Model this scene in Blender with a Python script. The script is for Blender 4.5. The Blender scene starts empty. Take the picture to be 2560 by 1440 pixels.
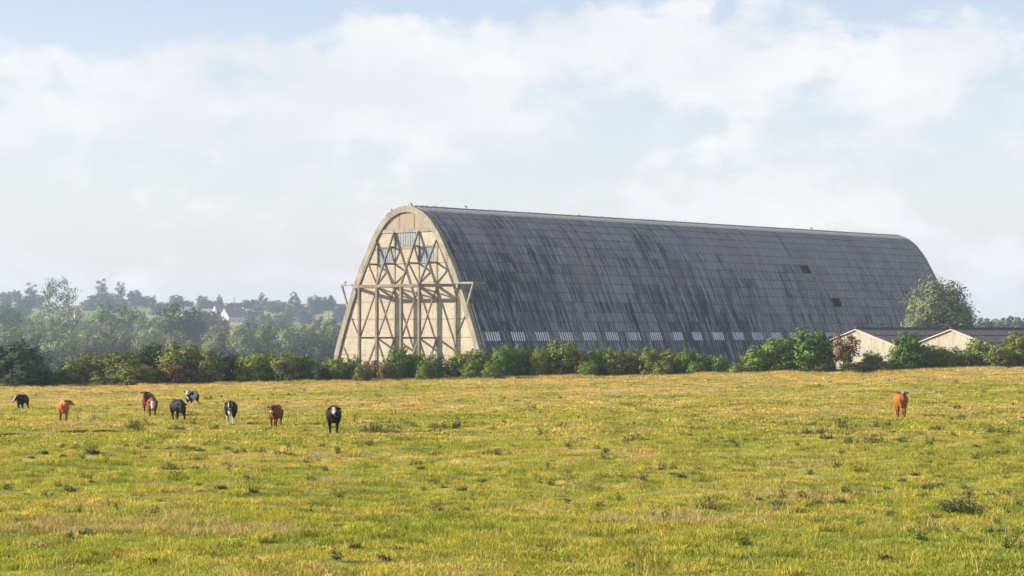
import bpy, bmesh, math, random
import numpy as np
from mathutils import Vector, Matrix

# ------------------------------------------------------------------ camera, sky, sun, exposure
S = bpy.context.scene
COL = S.collection
R = math.radians
EYE = 6.9            # the photographer stands on a bank; z = 0 is the floor of the hangar
F = 5600.0           # focal length in pixels of the 2560 px wide photograph
HOR = 836.0          # row of the horizon
cam_d = bpy.data.cameras.new('camera')
cam_d.sensor_width = 36.0
cam_d.lens = 36.0 * F / 2560.0
cam_d.shift_y = (HOR - 720.0) / 2560.0
cam_d.clip_start = 0.5
cam_d.clip_end = 20000.0
cam = bpy.data.objects.new('camera', cam_d)
cam.location = (0, 0, EYE)
cam.rotation_euler = (math.pi / 2, 0, 0)
COL.objects.link(cam)
S.camera = cam

SUN_TRAVEL = Vector((1.546, -0.046, -0.60)).normalized()
SUN_EL = math.asin(-SUN_TRAVEL.z)
SUN_AZ = math.atan2(-SUN_TRAVEL.x, -SUN_TRAVEL.y)
sun_d = bpy.data.lights.new('sun', 'SUN')
sun_d.energy = 5.0
sun_d.angle = R(0.55)
sun_d.color = (1.0, 0.90, 0.76)
sun = bpy.data.objects.new('sun', sun_d)
sun.rotation_euler = SUN_TRAVEL.to_track_quat('-Z', 'Y').to_euler()
sun.location = (-200, 0, 120)
COL.objects.link(sun)

S.view_settings.view_transform = 'Standard'
S.view_settings.look = 'None'
S.view_settings.gamma = 1.0
S.view_settings.exposure = 1.05
S.render.engine = 'CYCLES'
S.cycles.use_denoising = True
S.cycles.max_bounces = 6
S.cycles.diffuse_bounces = 3
S.cycles.transmission_bounces = 4
S.cycles.volume_bounces = 0
S.cycles.use_adaptive_sampling = True
S.cycles.adaptive_threshold = 0.015

class NT:
    """small helper that writes node trees"""
    def __init__(s, tree):
        s.t = tree
    def n(s, typ, **kw):
        nd = s.t.nodes.new('ShaderNode' + typ)
        for k, v in kw.items():
            setattr(nd, k, v)
        return nd
    def lk(s, a, b):
        s.t.links.new(a, b)
    def inp(s, nd, key, v):
        if hasattr(v, 'is_linked') or hasattr(v, 'links'):
            s.lk(v, nd.inputs[key])
        else:
            nd.inputs[key].default_value = v
    def m(s, op, a, b=None, c=None, clamp=False):
        nd = s.n('Math', operation=op, use_clamp=clamp)
        s.inp(nd, 0, a)
        if b is not None: s.inp(nd, 1, b)
        if c is not None: s.inp(nd, 2, c)
        return nd.outputs[0]
    def vm(s, op, a, b=None):
        nd = s.n('VectorMath', operation=op)
        s.inp(nd, 0, a)
        if b is not None: s.inp(nd, 1, b)
        return nd.outputs[0]
    def noise(s, vec, scale, detail=3.0, rough=0.55, dim='3D', dist=0.0):
        nd = s.n('TexNoise', noise_dimensions=dim)
        s.lk(vec, nd.inputs['Vector'])
        nd.inputs['Scale'].default_value = scale
        nd.inputs['Detail'].default_value = detail
        nd.inputs['Roughness'].default_value = rough
        nd.inputs['Distortion'].default_value = dist
        return nd.outputs[0]
    def smooth(s, v, lo, hi, a=0.0, b=1.0):
        nd = s.n('MapRange', interpolation_type='SMOOTHSTEP')
        s.inp(nd, 0, v); s.inp(nd, 1, lo); s.inp(nd, 2, hi); s.inp(nd, 3, a); s.inp(nd, 4, b)
        return nd.outputs[0]
    def lin(s, v, lo, hi, a=0.0, b=1.0):
        nd = s.n('MapRange')
        s.inp(nd, 0, v); s.inp(nd, 1, lo); s.inp(nd, 2, hi); s.inp(nd, 3, a); s.inp(nd, 4, b)
        return nd.outputs[0]
    def mix(s, f, a, b, blend='MIX'):
        nd = s.n('Mix', data_type='RGBA', blend_type=blend)
        s.inp(nd, 0, f)
        for i, v in ((6, a), (7, b)):
            if isinstance(v, tuple):
                nd.inputs[i].default_value = v if len(v) == 4 else v + (1.0,)
            else:
                s.lk(v, nd.inputs[i])
        return nd.outputs[2]
    def xyz(s, v):
        nd = s.n('SeparateXYZ'); s.lk(v, nd.inputs[0]); return nd.outputs
    def comb(s, x, y, z):
        nd = s.n('CombineXYZ')
        s.inp(nd, 0, x); s.inp(nd, 1, y); s.inp(nd, 2, z)
        return nd.outputs[0]

world = bpy.data.worlds.new('World')
S.world = world
world.use_nodes = True
wt = NT(world.node_tree)
bg = world.node_tree.nodes['Background']
sky = wt.n('TexSky', sky_type='NISHITA', sun_disc=False)
sky.sun_elevation = SUN_EL
sky.sun_rotation = SUN_AZ
sky.altitude = 50
sky.air_density = 1.0
sky.dust_density = 0.6
sky.ozone_density = 1.0
tc = wt.n('TexCoord')
dirv = wt.vm('NORMALIZE', tc.outputs['Generated'])
dx, dy, dz = wt.xyz(dirv)
el = wt.m('MULTIPLY', dz, 1000.0)                            # about mrad above the horizon
az = wt.m('MULTIPLY', wt.m('ARCTAN2', dx, dy), 1000.0)
# cumulus: noise on the sky dome, flattened towards the horizon
stretch = wt.n('Mapping'); stretch.inputs['Scale'].default_value = (1.0, 1.0, 1.7)
stretch.inputs['Location'].default_value = (3.1, 1.7, 0.35)
wt.lk(dirv, stretch.inputs['Vector'])
sv = stretch.outputs[0]
warp = wt.n('TexNoise'); warp.inputs['Scale'].default_value = 26.0; warp.inputs['Detail'].default_value = 3.0
wt.lk(sv, warp.inputs['Vector'])
sv2 = wt.vm('ADD', sv, wt.vm('MULTIPLY', wt.vm('SUBTRACT', warp.outputs['Color'], (0.5, 0.5, 0.5)), (0.02, 0.02, 0.02)))
base = wt.noise(sv2, 15.0, 7.0, 0.56)
fine = wt.noise(sv2, 42.0, 6.0, 0.58)
field = wt.m('ADD', wt.m('MULTIPLY', base, 0.60), wt.m('MULTIPLY', fine, 0.40))
def blob(a0, e0, sa, se, amp):
    """one bank of cloud (amp > 0) or one clear gap (amp < 0) at a bearing and height, in mrad"""
    global field
    qa = wt.m('DIVIDE', wt.m('SUBTRACT', az, a0), sa)
    qe = wt.m('DIVIDE', wt.m('SUBTRACT', el, e0), se)
    r2 = wt.m('ADD', wt.m('MULTIPLY', qa, qa), wt.m('MULTIPLY', qe, qe))
    g = wt.m('MULTIPLY', wt.m('POWER', 2.718, wt.m('MULTIPLY', r2, -1.0)), amp * 0.8)
    field = wt.m('ADD', field, g)
for b_ in ((-160, 113, 32, 16, 0.20), (-105, 98, 34, 20, 0.16), (-20, 112, 55, 26, 0.20), (60, 132, 45, 12, 0.14),
           (150, 118, 60, 22, 0.17), (-205, 92, 25, 14, 0.12), (180, 96, 30, 10, 0.08), (20, 85, 60, 14, 0.10),
           (-190, 136, 60, 10, -0.17), (-122, 114, 22, 9, -0.16), (-15, 146, 50, 7, -0.16), (200, 146, 60, 7, -0.18),
           (90, 92, 60, 7, -0.10), (-95, 140, 30, 8, -0.08), (60, 75, 60, 8, -0.09)):
    blob(*b_)
field = wt.m('SUBTRACT', field, wt.lin(el, 160.0, 600.0, 0.0, 0.11))      # cumulus thins upward in view; thinned on overhead to cut the fill light
cover = wt.smooth(field, 0.46, 0.60)
# thin bright veil that closes up towards the horizon
veil = wt.m('MAXIMUM', wt.lin(el, 10.0, 145.0, 0.76, 0.22), wt.lin(el, 145.0, 900.0, 0.22, 0.08))
dens = wt.m('MAXIMUM', cover, veil)
shade = wt.smooth(wt.noise(sv2, 17.0, 5.0, 0.55), 0.35, 0.68)
cloud_col = wt.mix(shade, (4.70, 4.74, 4.88), (5.45, 5.42, 5.42))
veil_col = wt.mix(wt.smooth(el, 0.0, 120.0), (4.15, 4.19, 4.44), (4.50, 4.64, 4.88))
sky_a = wt.mix(veil, wt.mix(1.0, sky.outputs[0], (1.04, 0.96, 1.04), 'MULTIPLY'), veil_col)
sky_b = wt.mix(wt.m('MULTIPLY', cover, 0.88), sky_a, cloud_col)
wt.lk(sky_b, bg.inputs['Color'])
bg.inputs['Strength'].default_value = 0.088

# ------------------------------------------------------------------ helpers
rng = np.random.default_rng(11)
random.seed(5)

def tag(o, label=None, cat=None, group=None, kind=None):
    if label: o['label'] = label
    if cat: o['category'] = cat
    if group: o['group'] = group
    if kind: o['kind'] = kind
    return o

def empty(name, loc=(0, 0, 0), rz=0.0, parent=None):
    o = bpy.data.objects.new(name, None)
    o.empty_display_size = 0.5
    o.location = loc
    o.rotation_euler = (0, 0, rz)
    COL.objects.link(o)
    if parent: o.parent = parent
    return o

def link(name, mesh, parent=None, loc=None):
    o = bpy.data.objects.new(name, mesh)
    COL.objects.link(o)
    if parent: o.parent = parent
    if loc is not None: o.location = loc
    return o

def copy_tree(o, parent=None):
    c = o.copy(); COL.objects.link(c); c.parent = parent
    for ch in list(o.children): copy_tree(ch, c)
    return c

class MB:
    """collects boxes, beams, prisms; build() links them as ONE mesh object"""
    def __init__(s):
        s.v = []; s.f = []
    def add(s, vs, fs):
        k = len(s.v)
        s.v += [tuple(p) for p in vs]
        s.f += [tuple(i + k for i in f) for f in fs]
        return s
    def box(s, x0, x1, y0, y1, z0, z1):
        return s.add([(x0, y0, z0), (x1, y0, z0), (x1, y1, z0), (x0, y1, z0), (x0, y0, z1), (x1, y0, z1), (x1, y1, z1), (x0, y1, z1)],
                     [(0, 3, 2, 1), (4, 5, 6, 7), (0, 1, 5, 4), (1, 2, 6, 5), (2, 3, 7, 6), (3, 0, 4, 7)])
    def beam(s, a, b, w, h, up=(0, 0, 1)):
        a = Vector(a); b = Vector(b); d = (b - a).normalized(); up = Vector(up)
        if abs(d.dot(up)) > 0.98: up = Vector((0, 1, 0))
        sd = d.cross(up).normalized(); u = sd.cross(d).normalized()
        vs = []
        for p in (a, b):
            for i, j in ((-1, -1), (1, -1), (1, 1), (-1, 1)):
                vs.append(p + sd * (i * w / 2) + u * (j * h / 2))
        return s.add(vs, [(0, 3, 2, 1), (4, 5, 6, 7), (0, 1, 5, 4), (1, 2, 6, 5), (2, 3, 7, 6), (3, 0, 4, 7)])
    def prism_y(s, poly, y0, y1):
        """polygon in (x, z) pushed along y"""
        n = len(poly)
        vs = [(x, y0, z) for x, z in poly] + [(x, y1, z) for x, z in poly]
        fs = [tuple(range(n)), tuple(reversed(range(n, 2 * n)))] + [(i, n + i, n + (i + 1) % n, (i + 1) % n) for i in range(n)]
        return s.add(vs, fs)
    def tube(s, pts, rads, n=8):
        rings = []
        for i, p in enumerate(pts):
            p = Vector(p)
            d = (Vector(pts[min(i + 1, len(pts) - 1)]) - Vector(pts[max(i - 1, 0)])).normalized()
            a = d.cross(Vector((0.31, 0.93, 0.2))).normalized(); b = d.cross(a)
            r = rads[i]; ra, rb = r if isinstance(r, tuple) else (r, r)
            rings.append([p + a * (math.cos(t) * ra) + b * (math.sin(t) * rb) for t in [2 * math.pi * k / n for k in range(n)]])
        vs = [q for rg in rings for q in rg]; fs = []
        for i in range(len(rings) - 1):
            for k in range(n):
                fs.append((i * n + k, i * n + (k + 1) % n, (i + 1) * n + (k + 1) % n, (i + 1) * n + k))
        fs.append(tuple(reversed(range(n)))); fs.append(tuple(range((len(rings) - 1) * n, len(rings) * n)))
        return s.add(vs, fs)
    def mesh(s, name, mat):
        me = bpy.data.meshes.new(name)
        me.from_pydata(s.v, [], s.f)
        if mat: me.materials.append(mat)
        bm = bmesh.new(); bm.from_mesh(me); bmesh.ops.recalc_face_normals(bm, faces=bm.faces); bm.to_mesh(me); bm.free()
        return me
    def build(s, name, mat, parent=None, loc=None):
        return link(name, s.mesh(name, mat), parent, loc)

def np_mesh(name, verts, loops, per_face, mat):
    """mesh from arrays; every face has per_face corners"""
    me = bpy.data.meshes.new(name)
    nf = len(loops) // per_face
    me.vertices.add(len(verts)); me.vertices.foreach_set('co', np.asarray(verts, np.float32).ravel())
    me.loops.add(len(loops)); me.loops.foreach_set('vertex_index', np.asarray(loops, np.int32))
    me.polygons.add(nf)
    me.polygons.foreach_set('loop_start', np.arange(0, nf * per_face, per_face, dtype=np.int32))
    me.polygons.foreach_set('loop_total', np.full(nf, per_face, np.int32))
    me.update(calc_edges=True)
    if mat: me.materials.append(mat)
    return me

def fattr(me, name, vals):
    a = me.attributes.new(name, 'FLOAT', 'FACE'); a.data.foreach_set('value', np.asarray(vals, np.float32))

_VN = {}
def vnoise(x, y, scale, seed):
    """smooth value noise on arrays, about -1..1"""
    if seed not in _VN: _VN[seed] = np.random.default_rng(seed).uniform(-1, 1, (256, 256))
    g = _VN[seed]
    x = np.asarray(x) / scale; y = np.asarray(y) / scale
    xi = np.floor(x).astype(int); yi = np.floor(y).astype(int)
    fx = x - xi; fy = y - yi
    fx = fx * fx * (3 - 2 * fx); fy = fy * fy * (3 - 2 * fy)
    q = lambda i, j: g[(xi + i) % 256, (yi + j) % 256]
    return (q(0, 0) * (1 - fx) + q(1, 0) * fx) * (1 - fy) + (q(0, 1) * (1 - fx) + q(1, 1) * fx) * fy

def sst(v, a, b):
    t = np.clip((np.asarray(v, float) - a) / (b - a), 0, 1)
    return t * t * (3 - 2 * t)

# ------------------------------------------------------------------ terrain
def ground_z(x, y, fine=True):
    x = np.asarray(x, float); y = np.asarray(y, float)
    near = EYE - 4.55 + 0.017 * np.clip(x, -110, 110) * sst(y, 30, 120)
    near = near - 0.45 * sst(-x, 20, 45) * sst(y, 110, 160) * (1 - sst(y, 190, 225))
    hy = np.interp(y, [0, 380, 700, 1050, 1445, 1700, 1955, 2125, 2380, 2900, 9000], [0, 0, -7, -7, 3, 12, 17, 29, 39, 42, 42])
    hill = hy * (1 - 0.75 * sst(x, -100, 440)) - 3.0 * sst(-x, 30, 100) * sst(y, 450, 700) * (1 - sst(y, 1100, 1445))
    t = sst(y, 241, 375)
    z = near * (1 - t) + hill * t
    far = sst(y, 800, 1400)
    z = z + far * (vnoise(x, y, 260, 3) * 2.2 + vnoise(x, y, 110, 4) * 0.7)
    if fine:
        pas = (1 - sst(y, 236, 262))
        bump = vnoise(x, y, 9.0, 21) * 0.12 + vnoise(x, y, 3.4, 22) * 0.10 + vnoise(x, y, 1.5, 23) * 0.075 + vnoise(x, y, 0.8, 24) * 0.04
        z = z + pas * bump
        # the old ditch on the left: a steep little bank that faces the camera
        yl = 112.5 + 0.05 * (x + 24) + vnoise(x, x * 0 + 3.3, 2.5, 31) * 0.5
        along = sst(x, -60, -48) * (1 - sst(x, -19.0, -14.0))
        prof = np.where(y < yl, sst(y, yl - 3.2, yl), 1 - sst(y, yl, yl + 0.35))
        z = z - 0.60 * along * prof
        # a fainter run of the same ditch in the middle, under the weeds
        yl2 = 106.0 + 0.03 * x + vnoise(x, x * 0 + 7.3, 2.5, 32) * 0.6
        al2 = sst(x, -9.5, -7.5) * (1 - sst(x, 0.0, 6.0))
        prof2 = np.where(y < yl2, sst(y, yl2 - 2.5, yl2), 1 - sst(y, yl2, yl2 + 0.4))
        z = z - 0.25 * al2 * prof2
    return z

def gz(x, y):
    return float(ground_z(np.array([x]), np.array([y]))[0])

def at(px, py, D):
    return Vector(((px - 1280) / F * D, D, EYE - (py - HOR) / F * D))

def on_ground(px, py, lo=35.0, hi=245.0):
    """the spot of the pasture whose foot shows at that place in the photograph"""
    for _ in range(40):
        mid = (lo + hi) / 2
        q = at(px, py, mid)
        if float(ground_z(np.array([q.x]), np.array([mid]), False)[0]) < q.z: lo = mid
        else: hi = mid
    q = at(px, py, lo)
    return Vector((q.x, lo, gz(q.x, lo)))

# ------------------------------------------------------------------ materials
MATS = {}
def new_mat(name):
    m = bpy.data.materials.new(name); m.use_nodes = True
    t = NT(m.node_tree); b = m.node_tree.nodes['Principled BSDF']
    b.inputs['Specular IOR Level'].default_value = 0.25
    b.inputs['Roughness'].default_value = 0.85
    MATS[name] = m
    return m, t, b

def pasture_group():
    g = bpy.data.node_groups.new('pasture_colour', 'ShaderNodeTree')
    g.interface.new_socket('Color', in_out='OUTPUT', socket_type='NodeSocketColor')
    g.interface.new_socket('Dry', in_out='OUTPUT', socket_type='NodeSocketFloat')
    t = NT(g)
    out = g.nodes.new('NodeGroupOutput')
    geo = t.n('NewGeometry')
    p = geo.outputs['Position']
    x, y, z = t.xyz(p)
    flat = t.comb(x, y, 0.0)
    big = t.noise(flat, 0.045, 3.0, 0.5)
    mid = t.noise(flat, 0.16, 4.0, 0.6)
    sml = t.noise(flat, 0.75, 4.0, 0.65)
    tiny = t.noise(flat, 3.5, 3.0, 0.6)
    d0 = t.m('ADD', t.m('MULTIPLY', big, 0.30), t.m('ADD', t.m('MULTIPLY', mid, 0.35), t.m('MULTIPLY', sml, 0.35)))
    dist = t.lin(y, 45.0, 235.0, -0.035, 0.085)
    d1 = t.m('ADD', d0, dist)
    dry = t.smooth(d1, 0.455, 0.63)
    lush = t.smooth(t.m('SUBTRACT', 1.0, d1), 0.50, 0.66)
    c = t.mix(dry, (0.282, 0.292, 0.043), (0.455, 0.352, 0.160))
    c = t.mix(t.m('MULTIPLY', lush, 0.8), c, (0.165, 0.245, 0.036))
    dark = t.smooth(t.noise(flat, 0.9, 5.0, 0.7), 0.53, 0.68)
    c = t.mix(t.m('MULTIPLY', dark, 0.66), c, (0.100, 0.088, 0.024))
    rust = t.smooth(t.noise(t.vm('ADD', flat, (37.0, 11.0, 0.0)), 0.22, 4.0, 0.6), 0.60, 0.72)
    c = t.mix(t.m('MULTIPLY', rust, 0.50), c, (0.38, 0.235, 0.085))
    c = t.mix(t.m('MULTIPLY', t.smooth(tiny, 0.35, 0.75), 0.28), c, (0.42, 0.39, 0.13))
    # beyond the hedge: meadows and stubble on the far hillside
    mead = t.mix(t.smooth(t.noise(flat, 0.006, 2.0, 0.4), 0.45, 0.55), (0.20, 0.24, 0.075), (0.34, 0.30, 0.13))
    mead = t.mix(t.m('MULTIPLY', t.smooth(t.noise(flat, 0.05, 3.0), 0.4, 0.7), 0.4), mead, (0.15, 0.20, 0.06))
    c = t.mix(t.smooth(y, 244.0, 300.0), c, mead)
    t.lk(c, out.inputs[0]); t.lk(dry, out.inputs[1])
    return g
PG = pasture_group()

m, t, b = new_mat('turf')
gp = t.n('Group'); gp.node_tree = PG
geo = t.n('NewGeometry')
soil = t.mix(t.m('MULTIPLY', t.smooth(t.noise(geo.outputs['Position'], 5.0, 5.0, 0.7), 0.42, 0.7), 0.55), gp.outputs[0], (0.085, 0.065, 0.022))
nx, ny, nz = t.xyz(geo.outputs['True Normal'])
soil = t.mix(t.smooth(nz, 0.93, 0.80), soil, (0.075, 0.050, 0.022))
t.lk(soil, b.inputs['Base Color'])
b.inputs['Roughness'].default_value = 1.0
b.inputs['Specular IOR Level'].default_value = 0.05
bp = t.n('Bump'); bp.inputs['Strength'].default_value = 0.9; bp.inputs['Distance'].default_value = 0.06
t.lk(t.noise(geo.outputs['Position'], 7.0, 6.0, 0.7), bp.inputs['Height']); t.lk(bp.outputs[0], b.inputs['Normal'])

def leaf_out(mt, t, b, col, trans=0.3):
    """leaf: reflects and lets some light through"""
    b.inputs['Roughness'].default_value = 0.75
    b.inputs['Specular IOR Level'].default_value = 0.15
    t.lk(col, b.inputs['Base Color'])
    tr = t.n('BsdfTranslucent'); t.lk(t.mix(1.0, col, (1.15, 1.1, 0.6), 'MULTIPLY'), tr.inputs[0])
    mx = t.n('MixShader'); mx.inputs[0].default_value = trans
    t.lk(b.outputs[0], mx.inputs[1]); t.lk(tr.outputs[0], mx.inputs[2])
    t.lk(mx.outputs[0], mt.node_tree.nodes['Material Output'].inputs[0])

m, t, b = new_mat('grass_blades')
gp = t.n('Group'); gp.node_tree = PG
tone = t.n('Attribute', attribute_name='tone')
c = t.mix(1.0, gp.outputs[0], t.mix(tone.outputs['Fac'], (0.60, 0.64, 0.6), (1.75, 1.62, 1.5)), 'MULTIPLY')
oi = t.n('ObjectInfo')
c = t.mix(1.0, c, t.mix(oi.outputs['Random'], (0.60, 0.68, 0.6), (1.50, 1.36, 1.3)), 'MULTIPLY')
leaf_out(m, t, b, c, 0.4)

m, t, b = new_mat('dry_stalks')
tone = t.n('Attribute', attribute_name='tone')
c = t.mix(tone.outputs['Fac'], (0.34, 0.22, 0.075), (0.66, 0.52, 0.27))
leaf_out(m, t, b, c, 0.25)

m, t, b = new_mat('foliage')       # colour comes from each crown's own object colour; alpha = share of turning leaves
oi = t.n('ObjectInfo')
tone = t.n('Attribute', attribute_name='tone')
geo = t.n('NewGeometry')
c0 = oi.outputs['Color']
patch = t.smooth(t.noise(geo.outputs['Position'], 0.9, 3.0, 0.6), 0.38, 0.68)
c1 = t.mix(1.0, c0, t.mix(tone.outputs['Fac'], (0.45, 0.50, 0.55), (1.95, 1.80, 1.25)), 'MULTIPLY')
turn = t.m('MULTIPLY', t.m('MULTIPLY', patch, oi.outputs['Alpha']), t.smooth(tone.outputs['Fac'], 0.15, 0.6))
c2 = t.mix(turn, c1, (0.20, 0.120, 0.045))
leaf_out(m, t, b, c2, 0.16)

m, t, b = new_mat('bark')
tcn = t.n('TexCoord')
t.lk(t.mix(t.noise(tcn.outputs['Object'], 6.0, 5.0, 0.7), (0.06, 0.045, 0.032), (0.17, 0.14, 0.11)), b.inputs['Base Color'])

def hangar_coords(t, obj):
    tcn = t.n('TexCoord'); tcn.object = obj
    return tcn.outputs['Object']

# ------------------------------------------------------------------ ground sheet (pasture in front, valley and hill behind, out to the horizon)
def axis(parts):
    out = []
    for a, b_, st in parts:
        out += list(np.arange(a, b_, st))
    return np.array(out)
gx = np.concatenate([[-4500, -3000, -2000, -1300], axis([(-900, -300, 60), (-300, -110, 12), (-110, -62, 2.0), (-62, 62, 0.36), (62, 110, 2.0), (110, 300, 12), (300, 900, 60)]), [900, 1300, 2000, 3000, 4500]])
gy = np.concatenate([[-1500, -800, -400, -200, -100, -50, -20], axis([(0, 36, 3.0), (36, 75, 0.27), (75, 130, 0.32), (130, 250, 0.55), (250, 400, 6.0), (400, 2700, 20.0)]), [2700, 2900, 3200, 3600, 4000, 4500]])
GX, GY = np.meshgrid(gx, gy)
GZ = ground_z(GX.ravel(), GY.ravel())
nv = np.stack([GX.ravel(), GY.ravel(), GZ], 1)
nxg, nyg = len(gx), len(gy)
ii = (np.arange(nyg - 1)[:, None] * nxg + np.arange(nxg - 1)[None, :]).ravel()
lp = np.stack([ii, ii + 1, ii + nxg + 1, ii + nxg], 1).ravel()
gm = np_mesh('ground', nv, lp, 4, MATS['turf'])
gm.polygons.foreach_set('use_smooth', np.ones(len(gm.polygons), bool))
tag(link('ground', gm), kind='structure')
LOWEST = float(GZ.min())

# ------------------------------------------------------------------ the airship hangar
TH = R(42)
HO = Vector((-19.75, 421.0, 0.0))
hangar = empty('airship_hangar', HO, -TH)
tag(hangar, 'huge parabolic concrete airship hangar with slate dark tiled roof and braced end wall', 'hangar')
PROF = [(0, 0), (1.1, .08), (2.2, .3), (3.3, .69), (4.4, 1.2), (6.2, 2.5), (8.6, 5.3), (10.4, 8.3), (12.1, 11.2), (13.7, 14.5), (15.1, 17.5), (16.4, 20.6), (17.8, 24), (19.4, 28.5), (20.2, 30.8), (20.9, 32.6)]
HTOP = 30.85
HLEN = 168.6
def half_at(z):
    return float(np.interp(HTOP - z, [p[1] for p in PROF], [p[0] for p in PROF]))

def stained(name, c_lo, c_hi, c_stain, brick=None, scale=1.0):
    m, t, b = new_mat(name)
    v = hangar_coords(t, hangar)
    x, y, z = t.xyz(v)
    n1 = t.noise(v, 0.55 * scale, 5.0, 0.6)
    c = t.mix(t.smooth(n1, 0.3, 0.7), c_lo, c_hi)
    if brick:
        bt = t.n('TexBrick'); t.lk(t.comb(x, z, y), bt.inputs['Vector'])
        bt.inputs['Scale'].default_value = 1.0
        bt.inputs['Brick Width'].default_value = 0.62; bt.inputs['Row Height'].default_value = 0.29; bt.inputs['Mortar Size'].default_value = 0.028
        bt.inputs['Color1'].default_value = brick[0] + (1,); bt.inputs['Color2'].default_value = brick[1] + (1,); bt.inputs['Mortar'].default_value = brick[2] + (1,)
        bt.inputs['Bias'].default_value = 0.0
        c = t.mix(t.smooth(t.noise(v, 0.17, 3.0, 0.5), 0.36, 0.60, 0.45, 1.0), c, bt.outputs[0])
        c = t.mix(t.m('MULTIPLY', t.smooth(t.noise(v, 0.30, 4.0, 0.65), 0.48, 0.66), 0.45), c, brick[1] + (1,))
        bp = t.n('Bump'); bp.inputs['Strength'].default_value = 0.5; bp.inputs['Distance'].default_value = 0.02; bp.invert = True
        t.lk(bt.outputs['Fac'], bp.inputs['Height']); t.lk(bp.outputs[0], b.inputs['Normal'])
    # rain streaks running down
    st = t.noise(t.comb(t.m('MULTIPLY', x, 2.4), t.m('MULTIPLY', y, 2.4), t.m('MULTIPLY', z, 0.16)), 1.0, 4.0, 0.65)
    c = t.mix(t.m('MULTIPLY', t.smooth(st, 0.46, 0.68), 0.72), c, c_stain)
    c = t.mix(t.m('MULTIPLY', t.smooth(t.noise(v, 3.2, 4.0, 0.7), 0.55, 0.75), 0.3), c, c_stain)
    t.lk(c, b.inputs['Base Color'])
    return m
stained('wall_block', (0.43, 0.375, 0.28), (0.50, 0.44, 0.335), (0.30, 0.25, 0.185), ((0.48, 0.415, 0.315), (0.375, 0.30, 0.225), (0.22, 0.18, 0.135)))
stained('wall_brick', (0.26, 0.20, 0.15), (0.30, 0.235, 0.18), (0.17, 0.125, 0.095), ((0.265, 0.20, 0.15), (0.30, 0.235, 0.18), (0.35, 0.295, 0.235)))
stained('old_concrete', (0.215, 0.185, 0.14), (0.33, 0.285, 0.215), (0.12, 0.10, 0.075))
stained('frame_concrete', (0.145, 0.122, 0.098), (0.225, 0.19, 0.15), (0.09, 0.075, 0.062))
stained('lichen_concrete', (0.40, 0.375, 0.32), (0.58, 0.55, 0.47), (0.20, 0.19, 0.15), scale=3.0)

m, t, b = new_mat('roof_tile')
v = hangar_coords(t, hangar)
x, y, z = t.xyz(v)
tone = t.n('Attribute', attribute_name='tone').outputs['Fac']
st1 = t.noise(t.comb(t.m('MULTIPLY', y, 1.15), t.m('MULTIPLY', z, 0.055), 0.0), 1.0, 3.0, 0.6)          # broad runs of dirt
st2 = t.noise(t.comb(t.m('MULTIPLY', y, 3.6), t.m('MULTIPLY', z, 0.16), t.m('MULTIPLY', tone, 0.9)), 1.0, 4.0, 0.65)          # thin drips
cl = t.noise(t.vm('ADD', v, (9.0, 31.0, 4.0)), 0.055, 4.0, 0.6)
gr = t.noise(v, 7.0, 4.0, 0.7)
q = t.m('ADD', t.m('MULTIPLY', st1, 0.36), t.m('ADD', t.m('MULTIPLY', st2, 0.30), t.m('MULTIPLY', cl, 0.34)))
q = t.m('ADD', q, t.m('MULTIPLY', t.m('SUBTRACT', tone, 0.5), 0.055))
q = t.m('ADD', q, t.lin(y, 0.0, 165.0, -0.022, 0.040))
q = t.m('ADD', q, t.lin(z, 15.0, 29.0, -0.012, 0.085))  # upper rows cleaner, and lightened further in colour to stand for grazing sun
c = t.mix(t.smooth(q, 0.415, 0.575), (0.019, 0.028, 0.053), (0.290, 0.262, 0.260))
c = t.mix(t.m('MULTIPLY', t.smooth(st2, 0.56, 0.64), 0.7), c, (0.40, 0.39, 0.39))
c = t.mix(t.m('MULTIPLY', t.smooth(gr, 0.5, 0.75), 0.30), c, (0.05, 0.05, 0.052))
warm = t.smooth(t.m('ADD', t.noise(t.vm('ADD', v, (50.0, 7.0, 0.0)), 0.10, 4.0, 0.65), t.m('MULTIPLY', t.m('SUBTRACT', tone, 0.5), 0.12)), 0.52, 0.64)
c = t.mix(t.m('MULTIPLY', warm, 0.42), c, (0.185, 0.150, 0.145))
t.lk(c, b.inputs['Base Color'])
b.inputs['Roughness'].default_value = 0.8
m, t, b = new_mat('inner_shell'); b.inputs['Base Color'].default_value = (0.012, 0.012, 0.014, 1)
m, t, b = new_mat('window_bar'); b.inputs['Base Color'].default_value = (0.88, 0.90, 0.92, 1); b.inputs['Roughness'].default_value = 0.5
m, t, b = new_mat('dark_frame'); b.inputs['Base Color'].default_value = (0.10, 0.10, 0.10, 1)
m, t, b = new_mat('old_glass')
v = hangar_coords(t, hangar)
t.lk(t.mix(t.noise(v, 1.3, 4.0, 0.6), (0.15, 0.18, 0.20), (0.26, 0.30, 0.31)), b.inputs['Base Color'])
b.inputs['Roughness'].default_value = 0.22; b.inputs['Specular IOR Level'].default_value = 0.6
m, t, b = new_mat('roof_glass')
v = hangar_coords(t, hangar)
t.lk(t.mix(t.smooth(t.noise(v, 0.30, 4.0, 0.6), 0.36, 0.64), (0.04, 0.055, 0.075), (0.27, 0.30, 0.33)), b.inputs['Base Color'])
b.inputs['Roughness'].default_value = 0.3
M = MATS

# --- roof: rows of tiles from the ridge down, columns along the length
dense = []
for (a, b_) in zip(PROF, PROF[1:]):
    for k in range(40):
        f = k / 40; dense.append((a[0] + (b_[0] - a[0]) * f, a[1] + (b_[1] - a[1]) * f))
dense.append(PROF[-1])
dense = np.array(dense)
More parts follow.
